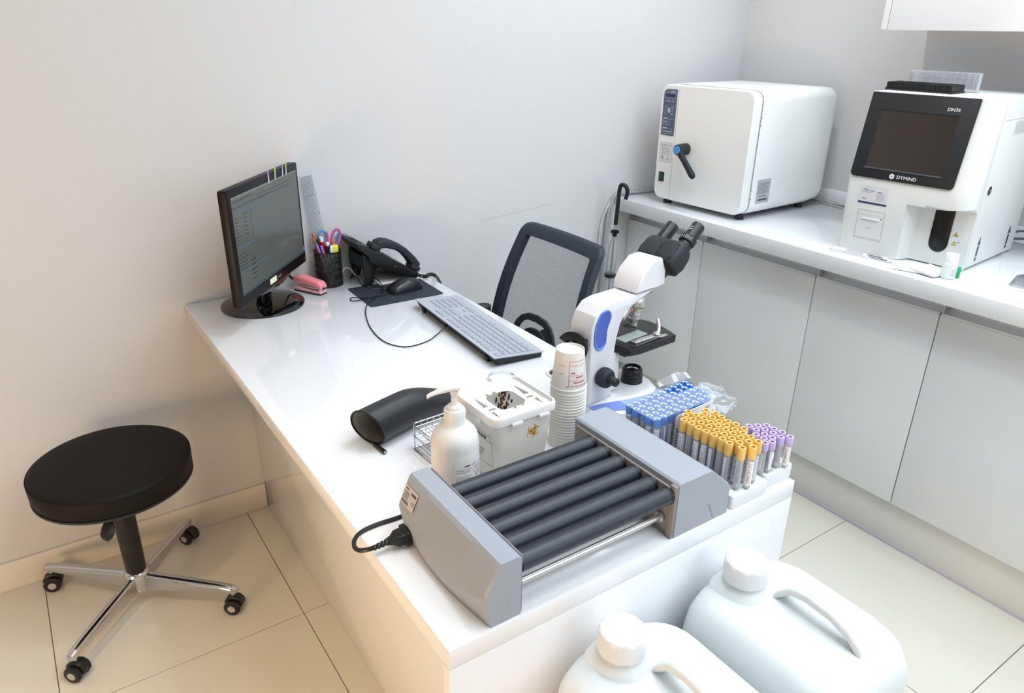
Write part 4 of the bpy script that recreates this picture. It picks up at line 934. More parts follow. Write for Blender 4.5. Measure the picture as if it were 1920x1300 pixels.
def label_mesh(r, z0, z1, strip, a0, a1):
    d = Decal(lambda x, y: ((r+.0002)*math.cos(x), (r+.0002)*math.sin(x), y)); n = 7
    d.rect(a0, z0, a1-a0, z1-z0, LBW, n); rr = r
    d.f = lambda x, y: ((rr+.0004)*math.cos(x), (rr+.0004)*math.sin(x), y)
    if strip: d.rect(a0, z0, (a1-a0)*.10, z1-z0, strip)
    H = z1-z0
    for k in range(9):
        zz = z0+H*(.10+.085*k); d.rect(a0+(a1-a0)*.45, zz, (a1-a0)*random.uniform(.12, .28), H*.035, DARKPR if k < 6 else VIO)
    d.rect(a0+(a1-a0)*.2, z1-H*.13, (a1-a0)*.5, H*.012, DARKPR, 3); d.rect(a0+(a1-a0)*.3, z1-H*.055, .10, H*.03, mat('label_gold', (220, 170, 60), .5))
    return d.b.mesh('tube_label', 0, norm=False)
def place_tubes(pts, zb_, top, r, capr, caph, capm, stopm, holer, strip, tag_f, group, ribs):
    g_, c_, s_ = tube_meshes(r, top-zb_, capr, caph, capm, stopm, holer, ribs=ribs)
    z1 = top-zb_-caph-.004
    L_ = [label_mesh(r, z1-.055 if z1 > .062 else .008, z1, strip, 0, 3.3) for _ in range(4)]
    for i, (x, y) in enumerate(pts):
        o = bpy.data.objects.new('sample_tube', g_); col.objects.link(o); o.location = (x, y, zb_); o.rotation_euler = (0, 0, random.uniform(0, 2*PI)); tag(o, tag_f(i), 'test tube', group)
        for nm, me in (('cap', c_), ('stopper', s_), ('tube_label', L_[i % 4])):
            q = bpy.data.objects.new(nm, me); col.objects.link(q); q.parent = o
        yield o
YP = [(0.589,-1.371),(0.574,-1.378),(0.56,-1.388),(0.620,-1.385),(0.591,-1.387),(0.607,-1.393),(0.575,-1.395),(0.562,-1.404),(0.626,-1.402),(0.609,-1.41),(0.594,-1.404),(0.578,-1.411),(0.561,-1.421),(0.625,-1.417),(0.608,-1.426),(0.593,-1.42),(0.579,-1.428),(0.563,-1.437),(0.622,-1.434),(0.608,-1.443),(0.595,-1.435),(0.58,-1.445),(0.565,-1.453),(0.625,-1.449),(0.609,-1.46),(0.595,-1.452),(0.581,-1.461),(0.566,-1.47),(0.625,-1.467),(0.611,-1.476),(0.595,-1.468),(0.581,-1.478),(0.565,-1.486),(0.612,-1.492),(0.596,-1.484),(0.581,-1.494),(0.571,-1.508),(0.611,-1.509),(0.597,-1.5),(0.589,-1.516)]
def gridlab(P_, cols, names, what, side):
    cl = {k: [] for k in range(len(cols))}
    for i, (x, y) in enumerate(P_): cl[min(range(len(cols)), key=lambda k: abs(cols[k]-x))].append(i)
    out = {}
    for k, L_ in cl.items():
        L_.sort(key=lambda i: P_[i][1])
        for r_, i in enumerate(L_):
            out[i] = '%s, %s from the front in the column %s' % (what, ORD[r_], names[k])
    return out
YL = gridlab(YP, [.563, .580, .595, .610, .625], ['nearest the mixer', 'second from the mixer', 'in the middle of its tray', 'next to the purple side', 'touching the purple caps'], 'yellow-capped tube', 0)
def ylab(i): return YL[i]
yt = list(place_tubes(YP, DH+.0258, .858, .0058, .0071, .0225, YEL, YELIN, .0038, mat('strip_yellow', (235, 215, 60), .5), ylab, 'yellow-capped tubes in the foam tray', True))
PP = [(0.649,-1.459),(0.663,-1.467),(0.677,-1.475),(0.648,-1.475),(0.662,-1.483),(0.678,-1.49),(0.634,-1.486),(0.648,-1.493),(0.664,-1.499),(0.68,-1.506),(0.635,-1.502),(0.65,-1.508),(0.664,-1.515),(0.678,-1.524),(0.624,-1.513),(0.638,-1.517)]
PP = [(x+.0195, y+.0127) for x, y in PP]
PL_ = gridlab(PP, [.655, .668, .683, .698], ['beside the yellow caps', 'second from the yellow caps', 'third from the yellow caps', 'at the outer tray edge'], 'purple-capped tube', 0)
def plab(i): return PL_[i]
pt = list(place_tubes(PP, DH+.0272, .840, .0056, .0070, .0150, PURC, DKH, .0034, mat('strip_purple', (170, 140, 210), .5), plab, 'purple-capped tubes in the foam tray', False))
BR = [[(0.528,-1.284),(0.546,-1.284),(0.564,-1.283),(0.582,-1.281),(0.6,-1.28),(0.618,-1.278),(0.635,-1.276),(0.652,-1.274),(0.669,-1.273),(0.688,-1.27)],
[(0.528,-1.301),(0.544,-1.3),(0.561,-1.299),(0.579,-1.299),(0.597,-1.296),(0.615,-1.295),(0.632,-1.293),(0.651,-1.29),(0.668,-1.288),(0.686,-1.285)],
[(0.534,-1.317),(0.551,-1.315),(0.568,-1.315),(0.585,-1.314),(0.603,-1.313),(0.62,-1.311),(0.638,-1.309),(0.655,-1.307),(0.673,-1.304),(0.689,-1.304)],
[(0.531,-1.333),(0.547,-1.332),(0.564,-1.33),(0.582,-1.33),(0.599,-1.329),(0.618,-1.327),(0.635,-1.325),(0.654,-1.323),(0.671,-1.322),(0.689,-1.322)],
[(0.534,-1.349),(0.551,-1.348),(0.568,-1.346),(0.588,-1.345),(0.605,-1.344),(0.624,-1.343),(0.641,-1.341),(0.658,-1.339),(0.676,-1.338)]]
BP = [p for r_ in BR for p in r_]
def opn(i): return (i < 20) and (i % 10 >= 6)
ROWB = ['at the back, by the microscope', 'second from the microscope', 'in the middle', 'second from the card sleeve', 'along the card sleeve']
def blab(i):
    r_, c_ = (i//10, i % 10)
    return '%s tube, %s from the mixer in the row %s' % ('deep-blue-capped' if opn(i) else 'blue-capped bagged', ORD[c_], ROWB[r_])
bt = list(place_tubes(BP, DH+.0006, .850, .0062, .0074, .0170, BLUC, BLUW, .0067, mat('strip_blue', (120, 160, 230), .5), blab, 'blue-capped tubes in the clear bag', False))
# dark centre of the white stoppers
dm = B().lathe([(.0001, .0008), (.0030, .0006)], mat('stopper_centre', (84, 90, 100), .6), 14, caps=(False, False)).mesh('stopper_centre')
for o in bt:
    q = bpy.data.objects.new('stopper_centre', dm); col.objects.link(q); q.parent = o; q.location = (0, 0, .850-DH-.0006-.0021)
# white sleeve card along the near side of the blue tubes
b = B(); b.prism([(.571, .0005), (.571, .090), (.575, .0965), (.583, .098), (.640, .1015), (.669, .1035), (.669, .0005)], -1.3605, -1.3590, PAPER, 'y'); o = b.done('card_sleeve', None, 20, loc=(0, 0, DH)); tag(o, 'white card sleeve between the blue and yellow tubes', 'card')
d = Decal(plane_f((.571, -1.3608, 0), (1, 0, 0), (0, 0, 1))); 
for k in range(9): d.rect(.003+.0012*(k % 2), .020+k*.006, .0035, .0035, DARKPR)
d.lines(.075, .092, .015, .006, 2, DARKPR, .4); d.done('card_print', o)
# plastic bag over the tubes: a crinkled film with an opening, spreading to the right
def bagz(x, y): return DH+.1018+.0006*math.sin(x*310+y*90)+.0005*math.sin(y*420-x*120)
b = B(); x0, x1, y0, y1 = .518, .702, -1.357, -1.262; nx, ny = 36, 20; V = []; F = []
for j in range(ny+1):
    for i in range(nx+1):
        x = x0+(x1-x0)*i/nx; y = y0+(y1-y0)*j/ny; V.append((x, y, bagz(x, y)))
for j in range(ny):
    for i in range(nx):
        x = x0+(x1-x0)*(i+.5)/nx; y = y0+(y1-y0)*(j+.5)/ny
        if y > -1.302 and x > .622+ (y+1.302)*-.15: continue
        a = j*(nx+1)+i; F.append((a, a+1, a+nx+2, a+nx+1))
b.add(V, F, BAG)
# skirts: left and near side, sagging down
def skirt(pa, pb, out, n_, m_, dn):
    V = []; F = []; k = 8
    for i in range(n_+1):
        t = i/n_; x = pa[0]+(pb[0]-pa[0])*t; y = pa[1]+(pb[1]-pa[1])*t
        for j in range(k+1):
            s_ = j/k; wv = .0016*math.sin(t*40+s_*5)
            V.append((x+out[0]*(s_*1.0+wv*30*s_), y+out[1]*(s_+wv*30*s_), bagz(x, y)-dn(t)*s_))
    for i in range(n_):
        for j in range(k): a = i*(k+1)+j; F.append((a, a+1, a+k+2, a+k+1))
    b.add(V, F, m_)
skirt((x0, y1), (x0, y0), (-.006, 0), 16, BAGC, lambda t: .085)
skirt((x0, y0), (.570, y0), (0, -.0015), 10, BAGC, lambda t: .085)
skirt((.570, y0), (.60, y0), (.0, -.001), 6, BAG, lambda t: .018*(1-t))
o = b.done('plastic_bag', None, 60, norm=False); tag(o, 'clear plastic bag stretched over the blue-capped tubes', 'bag')
# flap sticking up at the back and crumpled end to the right: parts of the same bag
b = B(); V = []; F = []; n1, n2 = 14, 5
for i in range(n1+1):
    for j in range(n2+1):
        t = i/n1; s_ = j/n2
        V.append((.625+.085*t, -1.264+.012*s_+.002*math.sin(t*12), DH+.101+s_*(.004+.009*math.sin(t*PI*.9))+.001*math.sin(t*30)))
for i in range(n1):
    for j in range(n2): a = i*(n2+1)+j; F.append((a, a+1, a+n2+2, a+n2+1))
b.add(V, F, BAGC); b.done('bag_flap', o, 60, norm=False)
b = B(); random.seed(11); V = []; F = []; n1, n2 = 22, 26
for i in range(n1+1):
    t = i/n1
    for j in range(n2+1):
        a = 2*PI*j/n2
        rad = .030*math.sin(PI*min(1, t*.85+.12))**.6
        wob = 1+.16*math.sin(a*5+t*9)+.12*math.sin(a*9-t*14)+.08*random.uniform(-1, 1)
        cxx = .704+.078*t; cy_ = -1.300-.012*t; cz_ = DH+.078-.030*t
        V.append((cxx+.006*math.sin(a*3+t*7), cy_+rad*wob*math.cos(a)*1.15, max(DH+.002, cz_+rad*wob*math.sin(a)*.85)))
for i in range(n1):
    for j in range(n2): a = i*(n2+1)+j; F.append((a, a+1, a+n2+2, a+n2+1))
b.add(V, F, BAGC); b.done('bag_crumple', o, 25, norm=False)

# ================================================================== OVEN
ov = thing('drying_oven', 'white rounded tabletop oven with black lever on the worktop', 'oven', (1.690, -.140, HC+.0003), R(2.4))
WV, HO = .4080, .4290; Z0 = .0175
def oring(u_, ins, r=.035): return [(u_, y, z) for y, z in rrect(-WV+ins, Z0+ins, -ins, HO-ins, r)]
b = B(); b.loft([oring(.046, .001), oring(.049, 0), oring(.40, 0), oring(.47, .004), oring(.505, .016), oring(.520, .034)], IVORY); b.done('oven_body', ov, 40)
b = B(); b.loft([oring(.0395, .0015), oring(.0455, .0015)], mat('seal_grey', (150, 152, 154), .5)); b.done('door_seal', ov)
# front: narrow control column (left) and door (right)
SPL = -.0830
def fring(u_, ins, y0, y1, rr): return [(u_, y, z) for y, z in rrect(y0+ins, Z0+.002+ins, y1-ins, HO-.002-ins, rr)]
b = B(); b.loft([fring(.0390, 0, SPL+.0006, -.0015, [.034, .003, .003, .034]), fring(.006, 0, SPL+.0006, -.0015, [.034, .003, .003, .034]), fring(.003, .003, SPL+.0006, -.0015, [.032, .003, .003, .032])], IVORY); b.done('control_column', ov, 30)
b = B(); b.loft([fring(.0390, 0, -WV+.0015, SPL-.0006, [.003, .034, .034, .003]), fring(.003, 0, -WV+.0015, SPL-.0006, [.003, .034, .034, .003]), fring(0, .003, -WV+.0015, SPL-.0006, [.003, .031, .031, .003])], IVORY); b.done('oven_door', ov, 30)
for x, y in ((.040, -.045), (.046, -.372), (.40, -.372), (.40, -.045)):
    b = B(); b.lathe([(.017, 0), (.0165, .004), (.0150, .0178)], BLK, 18, o=(x, y, 0)); b.done('foot', ov)
# control panel
b = B(); b.prism([(y, z) for y, z in rrect(-.0750, .250, -.0130, .411, [.018, .003, .003, .003])], .0015, .0030, DISP, 'x', .0004); cp = b.done('control_panel', ov)
of = lambda off: (lambda x, y: (.0015-off, -x, y))
d = Decal(of(.0003)); wp = mat('panel_print', (196, 202, 212), .5)
d.rect(.021, .382, .047, .014, mat('panel_lcd', (48, 46, 84), .2)); d.frame(.0195, .3805, .050, .017, .0010, wp)
d.lines(.045, .401, .025, .005, 1, wp, .7)
d.lines(.023, .3685, .026, .004, 1, wp, .5); d.lines(.055, .3685, .010, .004, 1, wp, .5)
for k in range(4): d.ring(.025+.008*k, .362, .0018, .0027, DARKPR, n=8)
d.ring(.0625, .362, .0018, .0027, DARKPR, n=8)
for xx in (.026, .058):
    for yy, s_ in ((.3485, 1), (.3265, -1)):
        d.ring(xx, yy, 0.0001, .0045, mat('panel_button', (130, 140, 160), .4), n=10); d.poly([(xx-.0028, yy-.0018*s_), (xx+.0028, yy-.0018*s_), (xx, yy+.0030*s_)], wp)
    d.rect(xx-.003, .3370, .006, .002, wp)
d.rect(.0375, .3300, .0110, .0160, wp); d.frame(.040, .3325, .006, .011, .0007, DISP)
d.frame(.0175, .2885, .034, .020, .0010, wp); d.rect(.0205, .3075, .020, .004, wp); d.frame(.0175, .2560, .049, .019, .0010, wp); d.rect(.0205, .2740, .020, .004, wp)
d.lines(.021, .296, .027, .005, 1, wp, .6); d.lines(.021, .263, .042, .005, 1, wp, .6); d.rect(.056, .3075, .009, .0015, wp)
d.done('panel_print', cp)
d = Decal(of(-.0010)); wl = mat('sticker_white', (222, 222, 226), .5)
d.rect(.0160, .155, .060, .070, wl); d.f = of(-.0007); d.frame(.0160, .155, .060, .070, .0008, GREYPR)
d.ring(.032, .170, .0060, .0072, DARKPR, n=14); d.poly([(.030, .166), (.034, .166), (.033, .174), (.031, .174)], DARKPR)
for q in range(1):
    tri = [(.050, .163), (.064, .163), (.057, .176)]
    for i in range(3):
        a, c_ = tri[i], tri[(i+1) % 3]; cxm, cym = .057, .1675
        ia = (a[0]+(cxm-a[0])*.22, a[1]+(cym-a[1])*.22); ic = (c_[0]+(cxm-c_[0])*.22, c_[1]+(cym-c_[1])*.22); d.poly([a, c_, ic, ia], DARKPR)
d.lines(.024, .182, .044, .030, 6, GREYPR, .35); d.poly([(.020, .214), (.026, .214), (.023, .220)], DARKPR); d.poly([(.064, .214), (.070, .214), (.067, .220)], DARKPR); d.lines(.030, .2145, .03, .004, 1, DARKPR, .5)
d.done('warning_sticker', ov)
b = B(); b.b2((.0010, -.0480, .0820), (.0035, -.0230, .1170), mat('switch_frame', (16, 40, 30), .4), .0006); b.add([(-.0022, -.0450, .1130), (-.0022, -.0270, .1130), (.0006, -.0450, .0870), (.0006, -.0270, .0870), (.002, -.0450, .113), (.002, -.027, .113), (.002, -.045, .087), (.002, -.027, .087)], [(0, 1, 3, 2), (0, 4, 5, 1), (2, 3, 7, 6), (0, 2, 6, 4), (1, 5, 7, 3)], mat('switch_green', (10, 74, 50), .25)); b.done('power_switch', ov, 20)
# lever
lv = B(); lv.cyl((.0, -.1440, .2140), (-.050, -.1440, .2140), .0205, BLKM, .0190, 32, bev=.002); lvo = lv.done('lever', ov)
b = B(); b.loft([[(x, y*ca-z*0, z) for x, y, z in []] for _ in []], BLKM) if False else None
hd_ = Vector((0, -.0840, -.090)).normalized(); hn = Vector((0, -hd_.z, hd_.y)); rings = []
for s_, w_, t_ in ((-.008, .012, .008), (.010, .0120, .009), (.045, .0098, .0085), (.085, .0105, .0085), (.106, .0115, .0085), (.117, .0085, .0065), (.1205, .003, .003)):
    c_ = Vector((-.043, -.1440, .2140))+hd_*s_
    rings.append([c_+hn*a+Vector((1, 0, 0))*q for a, q in rrect(-w_, -t_, w_, t_, min(w_, t_)*.7, 4)])
b = B(); b.loft(rings, BLKM); b.done('lever_arm', lvo, 50)
b = B(); b.cyl((-.0495, -.1440, .2140), (-.0520, -.1440, .2140), .0145, mat('lever_cap_blue', (74, 150, 214), .35), seg=28, bev=.0006); b.done('lever_cap', lvo)
# rating plate on the near side
sf_ = lambda off: (lambda x, y: (.075+x, -WV-off, y))
d = Decal(sf_(.0004)); d.rect(0, .055, .074, .082, mat('plate_grey', (190, 192, 198), .4)); d.f = sf_(.0007); d.frame(.002, .057, .070, .078, .0008, GREYPR); d.lines(.006, .088, .062, .040, 9, DARKPR, .35); d.lines(.015, .078, .045, .006, 1, DARKPR, .5); d.rect(.012, .064, .052, .006, DARKPR); d.rect(.034, .086, .0008, .042, DARKPR)
d.done('rating_plate', ov)
d = Decal(lambda x, y: (x, -WV-.0004, y))
for zz in (.345, .318, .105, .075): d.ring(.0465, zz, .0001, .0022, DARKPR, n=8)
d.done('hinge_screw', ov)

# ================================================================== BLOOD ANALYZER
an_ = thing('blood_analyzer', 'white laboratory analyzer with tilted black touch screen on the worktop', 'analyzer', (1.7176, -.9138, HC+.0003), R(5))
HA = .4540; WA = .3460
# main case behind the front cover
b = B(); b.b2((.055, -WA, .006), (.400, -.002, HA), IVG, .004); b.done('rear_case', an_)
# front cover: stations in v, profile (u,z). left part full depth, right part with sampling recess
def cprof(v):
    rnd = 0.0
    e = max(0, (-v-.300)/.046); rnd = .050*(1-math.sqrt(max(0, 1-min(1, e)**2)))
    e2 = max(0, (v+.012)/.012); rnd2 = .010*e2**2
    return rnd+rnd2
def lowp(v): 
    r_ = cprof(v); return [(.0545, .0035), (0.000+r_, .0035), (-.004+r_, .10), (-.010+r_, .205), (-.006+r_*.9, .222), (.0385+r_*.35, HA-.004), (.0430+r_*.3, HA-.0005), (.0545, HA)]
def upp(v):
    r_ = cprof(v); return [(.0545, .1640+.004), (.044, .1635), (-.008+r_, .1655+.010*max(0, (-v-.27)/.07)), (-.010+r_, .205), (-.006+r_*.9, .222), (.0385+r_*.35, HA-.004), (.0430+r_*.3, HA-.0005), (.0545, HA)]
b = B(); vs_ = [0, -.004, -.008, -.012, -.06, -.12, -.1795]
b.loft([[(u_, v, z) for u_, z in lowp(v)] for v in vs_], IVG)
vs2 = [-.1795, -.22, -.26, -.29, -.305, -.315, -.325, -.333, -.340, -.344]
b.loft([[(u_, v, z) for u_, z in upp(v)] for v in vs2], IVG)
b.done('front_cover', an_, 28)
b = B(); b.prism([(-.1797, .0035), (-.1797, .1637), (-.344, .1650), (-.344, .0035)], .046, .0548, IVG, 'x'); b.prism([(.001, -.1797), (.0545, -.1797), (.0545, -.1960), (.046, -.1960)], .0035, .1634, IVG, 'z'); b.done('sampling_recess', an_, 20)
# probe window
pw = [(-.2400, .1650), (-.2400, .066)]+[(-.2655+.0255*math.cos(a), .066+.026*math.sin(a)*-1) for a in [PI*k/12*1.0 for k in range(0, 13)]]+[(-.2910, .066), (-.2910, .1650)]
pw = [(-.2400, .1634)]+[(-.2655+.0255*math.cos(-PI*k/14), .066+.026*math.sin(-PI*k/14)) for k in range(15)]+[(-.2910, .1634)]
b = B(); b.prism(pw, .0440, .0458, mat('window_black', (12, 12, 13), .3), 'x', .0004); b.done('probe_window', an_)
b = B(); b.b2((-.0105, -.278, .1680), (-.0090, -.232, .1735), mat('strip_grey', (196, 198, 206), .3), .0004); b.done('aspirate_strip', an_)
# bezel and screen, tilted with the cover
sl = .200; tl2 = math.atan(sl)
bz = Matrix(((0, math.sin(tl2), -math.cos(tl2), -.0095), (-1, 0, 0, 0), (0, math.cos(tl2), math.sin(tl2), .2220), (0, 0, 0, 1)))
BH = (.4525-.2220)/math.cos(tl2)
b = B(); b.prism([(x, y) for x, y in rrect(.0035, .0, .2880, BH, [.003, .003, .012, .012])], -.010, .0035, mat('bezel_black', (28, 30, 33), .38), 'z', .002, bz); bzo = b.done('screen_bezel', an_)
b = B(); b.prism(rrect(.0430, .030, .2490, .186, .001), .0036, .0041, mat('touch_glass', (44, 38, 36), .09, spec=.8), 'z', 0, bz); b.done('touch_screen', bzo)
b = B(); b.prism(rrect(.0385, .026, .2510, .0300, .0005), .0036, .0060, mat('bezel_edge', (70, 76, 86), .3), 'z', .0005, bz); b.prism(rrect(.0385, .186, .2510, .1890, .0005), .0036, .0046, BLK, 'z', 0, bz); b.done('screen_ledge', bzo)
d = Decal(lambda x, y: bz @ Vector((x, y, .0039))); tw = mat('lettering_white', (236, 238, 240), .4)
d.text('DH36', .2130, .1985, .0098, tw, 1.05, shear=.2)
d.text('DYMIND', .1370, .0085, .0098, tw, 1.10)
lx, ly = .1240, .0125
for k in range(6):
    a = R(60*k+30); d.poly([(lx+.0018*math.cos(a)+.0012*math.cos(a+PI/2), ly+.0018*math.sin(a)+.0012*math.sin(a+PI/2)), (lx+.0018*math.cos(a)-.0012*math.cos(a+PI/2), ly+.0018*math.sin(a)-.0012*math.sin(a+PI/2)), (lx+.0050*math.cos(a)-.0020*math.cos(a+PI/2), ly+.0050*math.sin(a)-.0020*math.sin(a+PI/2)), (lx+.0085*math.cos(a), ly+.0085*math.sin(a)), (lx+.0050*math.cos(a)+.0020*math.cos(a+PI/2), ly+.0050*math.sin(a)+.0020*math.sin(a+PI/2))], tw)
d.ring(lx, ly, .0058, .0068, tw, n=12)
d.done('bezel_lettering', bzo)
# business card sticker and printer door
fu = lambda off: (lambda x, y: (-.004*(y-.0035)/.0965-off if y < .10 else -.004-.006*(y-.10)/.105-off, -x, y))
d = Decal(fu(.0004)); d.rect(.041, .1475, .084, .026, wl); d.rect(.041, .1735, .084, .0270, wl); d.f = fu(.0007)
d.rect(.041, .1480, .084, .0055, mat('card_navy', (36, 60, 100), .5)); d.text('EDI', .0555, .1835, .0062, DARKPR, 1.0); d.text('ONE', .0685, .1835, .0062, BLUEPR, 1.0)
d.poly([(.048, .184), (.056, .1915), (.066, .1935), (.056, .1895)], mat('card_green', (110, 170, 60), .5)); d.lines(.050, .1800, .03, .002, 1, GREYPR, .6); d.lines(.092, .160, .028, .022, 6, GREYPR, .3); d.lines(.052, .160, .014, .006, 2, DARKPR, .4); d.lines(.094, .1835, .016, .004, 1, DARKPR, .6)
d.done('contact_card', an_)
d = Decal(fu(.0004)); ln = mat('seam_line', (160, 160, 156), .5); d.frame(.0470, .0440, .0800, .0850, .0009, ln); d.rect(.047, .116, .0800, .0005, ln); d.rect(.047, .0480, .08, .0007, ln); d.ring(.085, .0900, .0125, .0135, ln, 225, 315, 8); d.rect(.1165, .1075, .003, .0035, DARKPR); d.done('printer_seam', an_)
b = B(); b.b2((-.0080, -.1130, .1030), (-.0030, -.0620, .1065), WHT, .0008); b.done('paper_tear_bar', an_)
# warning sticker in the recess
d = Decal(lambda x, y: (.0456, -x, y)); d.rect(.2960, .063, .026, .046, wl); d.f = lambda x, y: (.0453, -x, y); yw = mat('warning_yellow', (226, 200, 30), .4)
for yy in (.092, .067): d.poly([(.2985, yy), (.3125, yy), (.3055, yy+.012)], DARKPR)
d.f = lambda x, y: (.0450, -x, y)
for yy in (.0928, .0678): d.poly([(.2998, yy), (.3112, yy), (.3055, yy+.0096)], yw)
d.f = lambda x, y: (.0447, -x, y); d.ring(.3055, .0960, .0006, .0022, DARKPR, n=6); d.rect(.3051, .0700, .0009, .0045, DARKPR); d.rect(.316, .083, .0008, .004, DARKPR); d.lines(.311, .076, .009, .003, 1, DARKPR, .5)
d.done('hazard_sticker', an_)
# side: port, vents, arrows
sv = lambda off: (lambda x, y: (x, -WA-off, y))
b = B(); Mp = Matrix.Translation((.078, -WA-.0001, .221)) @ Matrix.Rotation(R(90), 4, 'X'); b.lathe([(.0150, 0), (.0150, .0012), (.0125, .0016)], WHT, 24, M=Mp); b.lathe([(.0125, .0017), (.0001, .0017)], BLK, 24, M=Mp, caps=(False, False)); b.lathe([(.005, .0018), (.005, .004), (.004, .0045)], mat('port_grey', (110, 112, 116), .4), 16, M=Mp); b.done('side_port', an_)
d = Decal(sv(.0004))
for k in range(14): d.rect(.145+.0075*k, .362, .0016, .034, mat('vent_line', (150, 152, 152), .6))
d.rect(.058, .402, .34, .0009, ln)
for xx, m_ in ((.112, mat('arrow_green', (84, 96, 92), .5)), (.335, mat('arrow_dark', (40, 44, 44), .5))):
    z0_ = .020; d.poly([(xx-.011, z0_+.046), (xx+.011, z0_+.046), (xx, z0_+.070)], m_); d.rect(xx-.0065, z0_+.013, .013, .030, m_); d.rect(xx-.0065, z0_, .013, .010, m_)
d.done('side_print', an_)
for x, y in ((.075, -.320), (.075, -.03), (.37, -.320), (.37, -.03)):
    B().lathe([(.012, 0), (.012, .0062)], BLK, 16, o=(x, y, 0)).done('foot', an_)
# black well rack and clear rack on top of the analyzer
TZ = HC+.0003+HA
def onA(u_, v, z): 
    a = R(5); return (1.7176+u_*math.cos(a)-v*math.sin(a), -.9138+u_*math.sin(a)+v*math.cos(a), z)
br = thing('black_tube_rack', 'black plastic well rack lying on top of the analyzer', 'rack', onA(.110, -.090, TZ+.0005), R(1))
BM_ = mat('rack_black', (20, 20, 22), .35)
NXr, NYr = 5, 12; px_, py_ = .0145, .0155
b = B(); W_, L_ = NXr*px_, NYr*py_
b.b2((-.002, -L_/2-.002, 0), (W_+.002, L_/2+.002, .006), BM_, .001); b.done('rack_foot', br)
b = B()
for i in range(NYr): 
    y = -L_/2+(i+.5)*py_; b.b2((.0005, y-py_*.47, .006), (.004, y+py_*.47, .0215), BM_, .0006, seg=1); b.b2((W_-.004, y-py_*.47, .006), (W_-.0005, y+py_*.47, .0215), BM_, .0006, seg=1)
for i in range(NXr):
    x = (i+.5)*px_; b.b2((x-px_*.47, -L_/2+.0005, .006), (x+px_*.47, -L_/2+.004, .0215), BM_, .0006, seg=1); b.b2((x-px_*.47, L_/2-.004, .006), (x+px_*.47, L_/2-.0005, .0215), BM_, .0006, seg=1)
b.b2((.002, -L_/2+.002, .006), (W_-.002, L_/2-.002, .018), BM_)
b.done('rack_wall', br)
b = B()
for i in range(NXr):
    for j in range(NYr): b.lathe([(.0050, .0180), (.0062, .0225), (.0068, .0225), (.0068, .018)], BM_, 10, o=((i+.5)*px_, -L_/2+(j+.5)*py_, 0), caps=(False, False))
b.done('well_rim', br)
cr = thing('clear_tube_rack', 'clear plastic rack standing on edge behind the black rack', 'rack', onA(.215, -.110, TZ+.0005), R(3))
b = B(); b.b2((-.001, -.095, 0), (.001, .095, .052), ACRY, .0004); b.b2((.001, -.095, .050), (.020, .095, .052), ACRY); b.b2((.001, -.095, .0), (.020, .095, .002), ACRY); b.b2((.001, -.095, .002), (.02, -.0935, .05), ACRY); b.b2((.001, .0935, .002), (.02, .095, .05), ACRY); b.done('rack_shell', cr)
b = B()
for k in range(11): y = -.086+k*.0172; b.b2((-.0035, y-.0009, .004), (-.001, y+.0009, .050), ACRY); 
for k in range(10): y = -.0775+k*.0172; b.b2((-.003, y-.005, .036), (-.001, y+.005, .039), ACRY)
b.done('divider', cr)

# ================================================================== THINGS ON THE WORKTOP
WZ = HC+.0004
random.seed(5)
b = B()
def sheet(bb, cx_, cy_, z, w_, h_, a, m, curl=0.0, nz=.0):
    n = 8; V = []; F = []; ca, sa = math.cos(a), math.sin(a)
    for i in range(n+1):
        for j in range(n+1):
            x = (i/n-.5)*w_; y = (j/n-.5)*h_; zz = z+curl*(abs(x)/w_*2)**2*(.5+.5*math.sin(j))+nz*math.sin(i*2.1+j*1.7)
            V.append((cx_+x*ca-y*sa, cy_+x*sa+y*ca, zz))
    for i in range(n):
        for j in range(n): q = i*(n+1)+j; F.append((q, q+1, q+n+2, q+n+1))
    bb.add(V, F, m)
for k, (cx_, cy_, w_, h_, a, lab) in enumerate(((1.735, -1.010, .10, .190, 6, 'lowest paper sheet under the analyzer front'), (1.742, -1.000, .10, .185, 4, 'middle paper sheet under the analyzer front'), (1.747, -.995, .095, .150, 8, 'uppermost paper sheet under the analyzer front'))):
    b = B(); b.box((0, 0, 0), (w_, h_, .0006), PAPER)
    o = b.done('paper_sheet', None, 0, loc=(cx_, cy_, WZ+.0008+.0011*k), rot=(0, 0, R(a))); tag(o, 'white printed leaflet, ' + lab, 'paper', 'papers under the analyzer')
    d = Decal(plane_f((-w_/2, -h_/2, .0003), (1, 0, 0), (0, 1, 0))); d.rect(.004, .01, .010, h_*.3, DARKPR); d.rect(.006, h_*.45, .006, h_*.35, GREYPR); d.rect(.020, .02, .003, h_*.7, GREYPR); d.done('print', o)
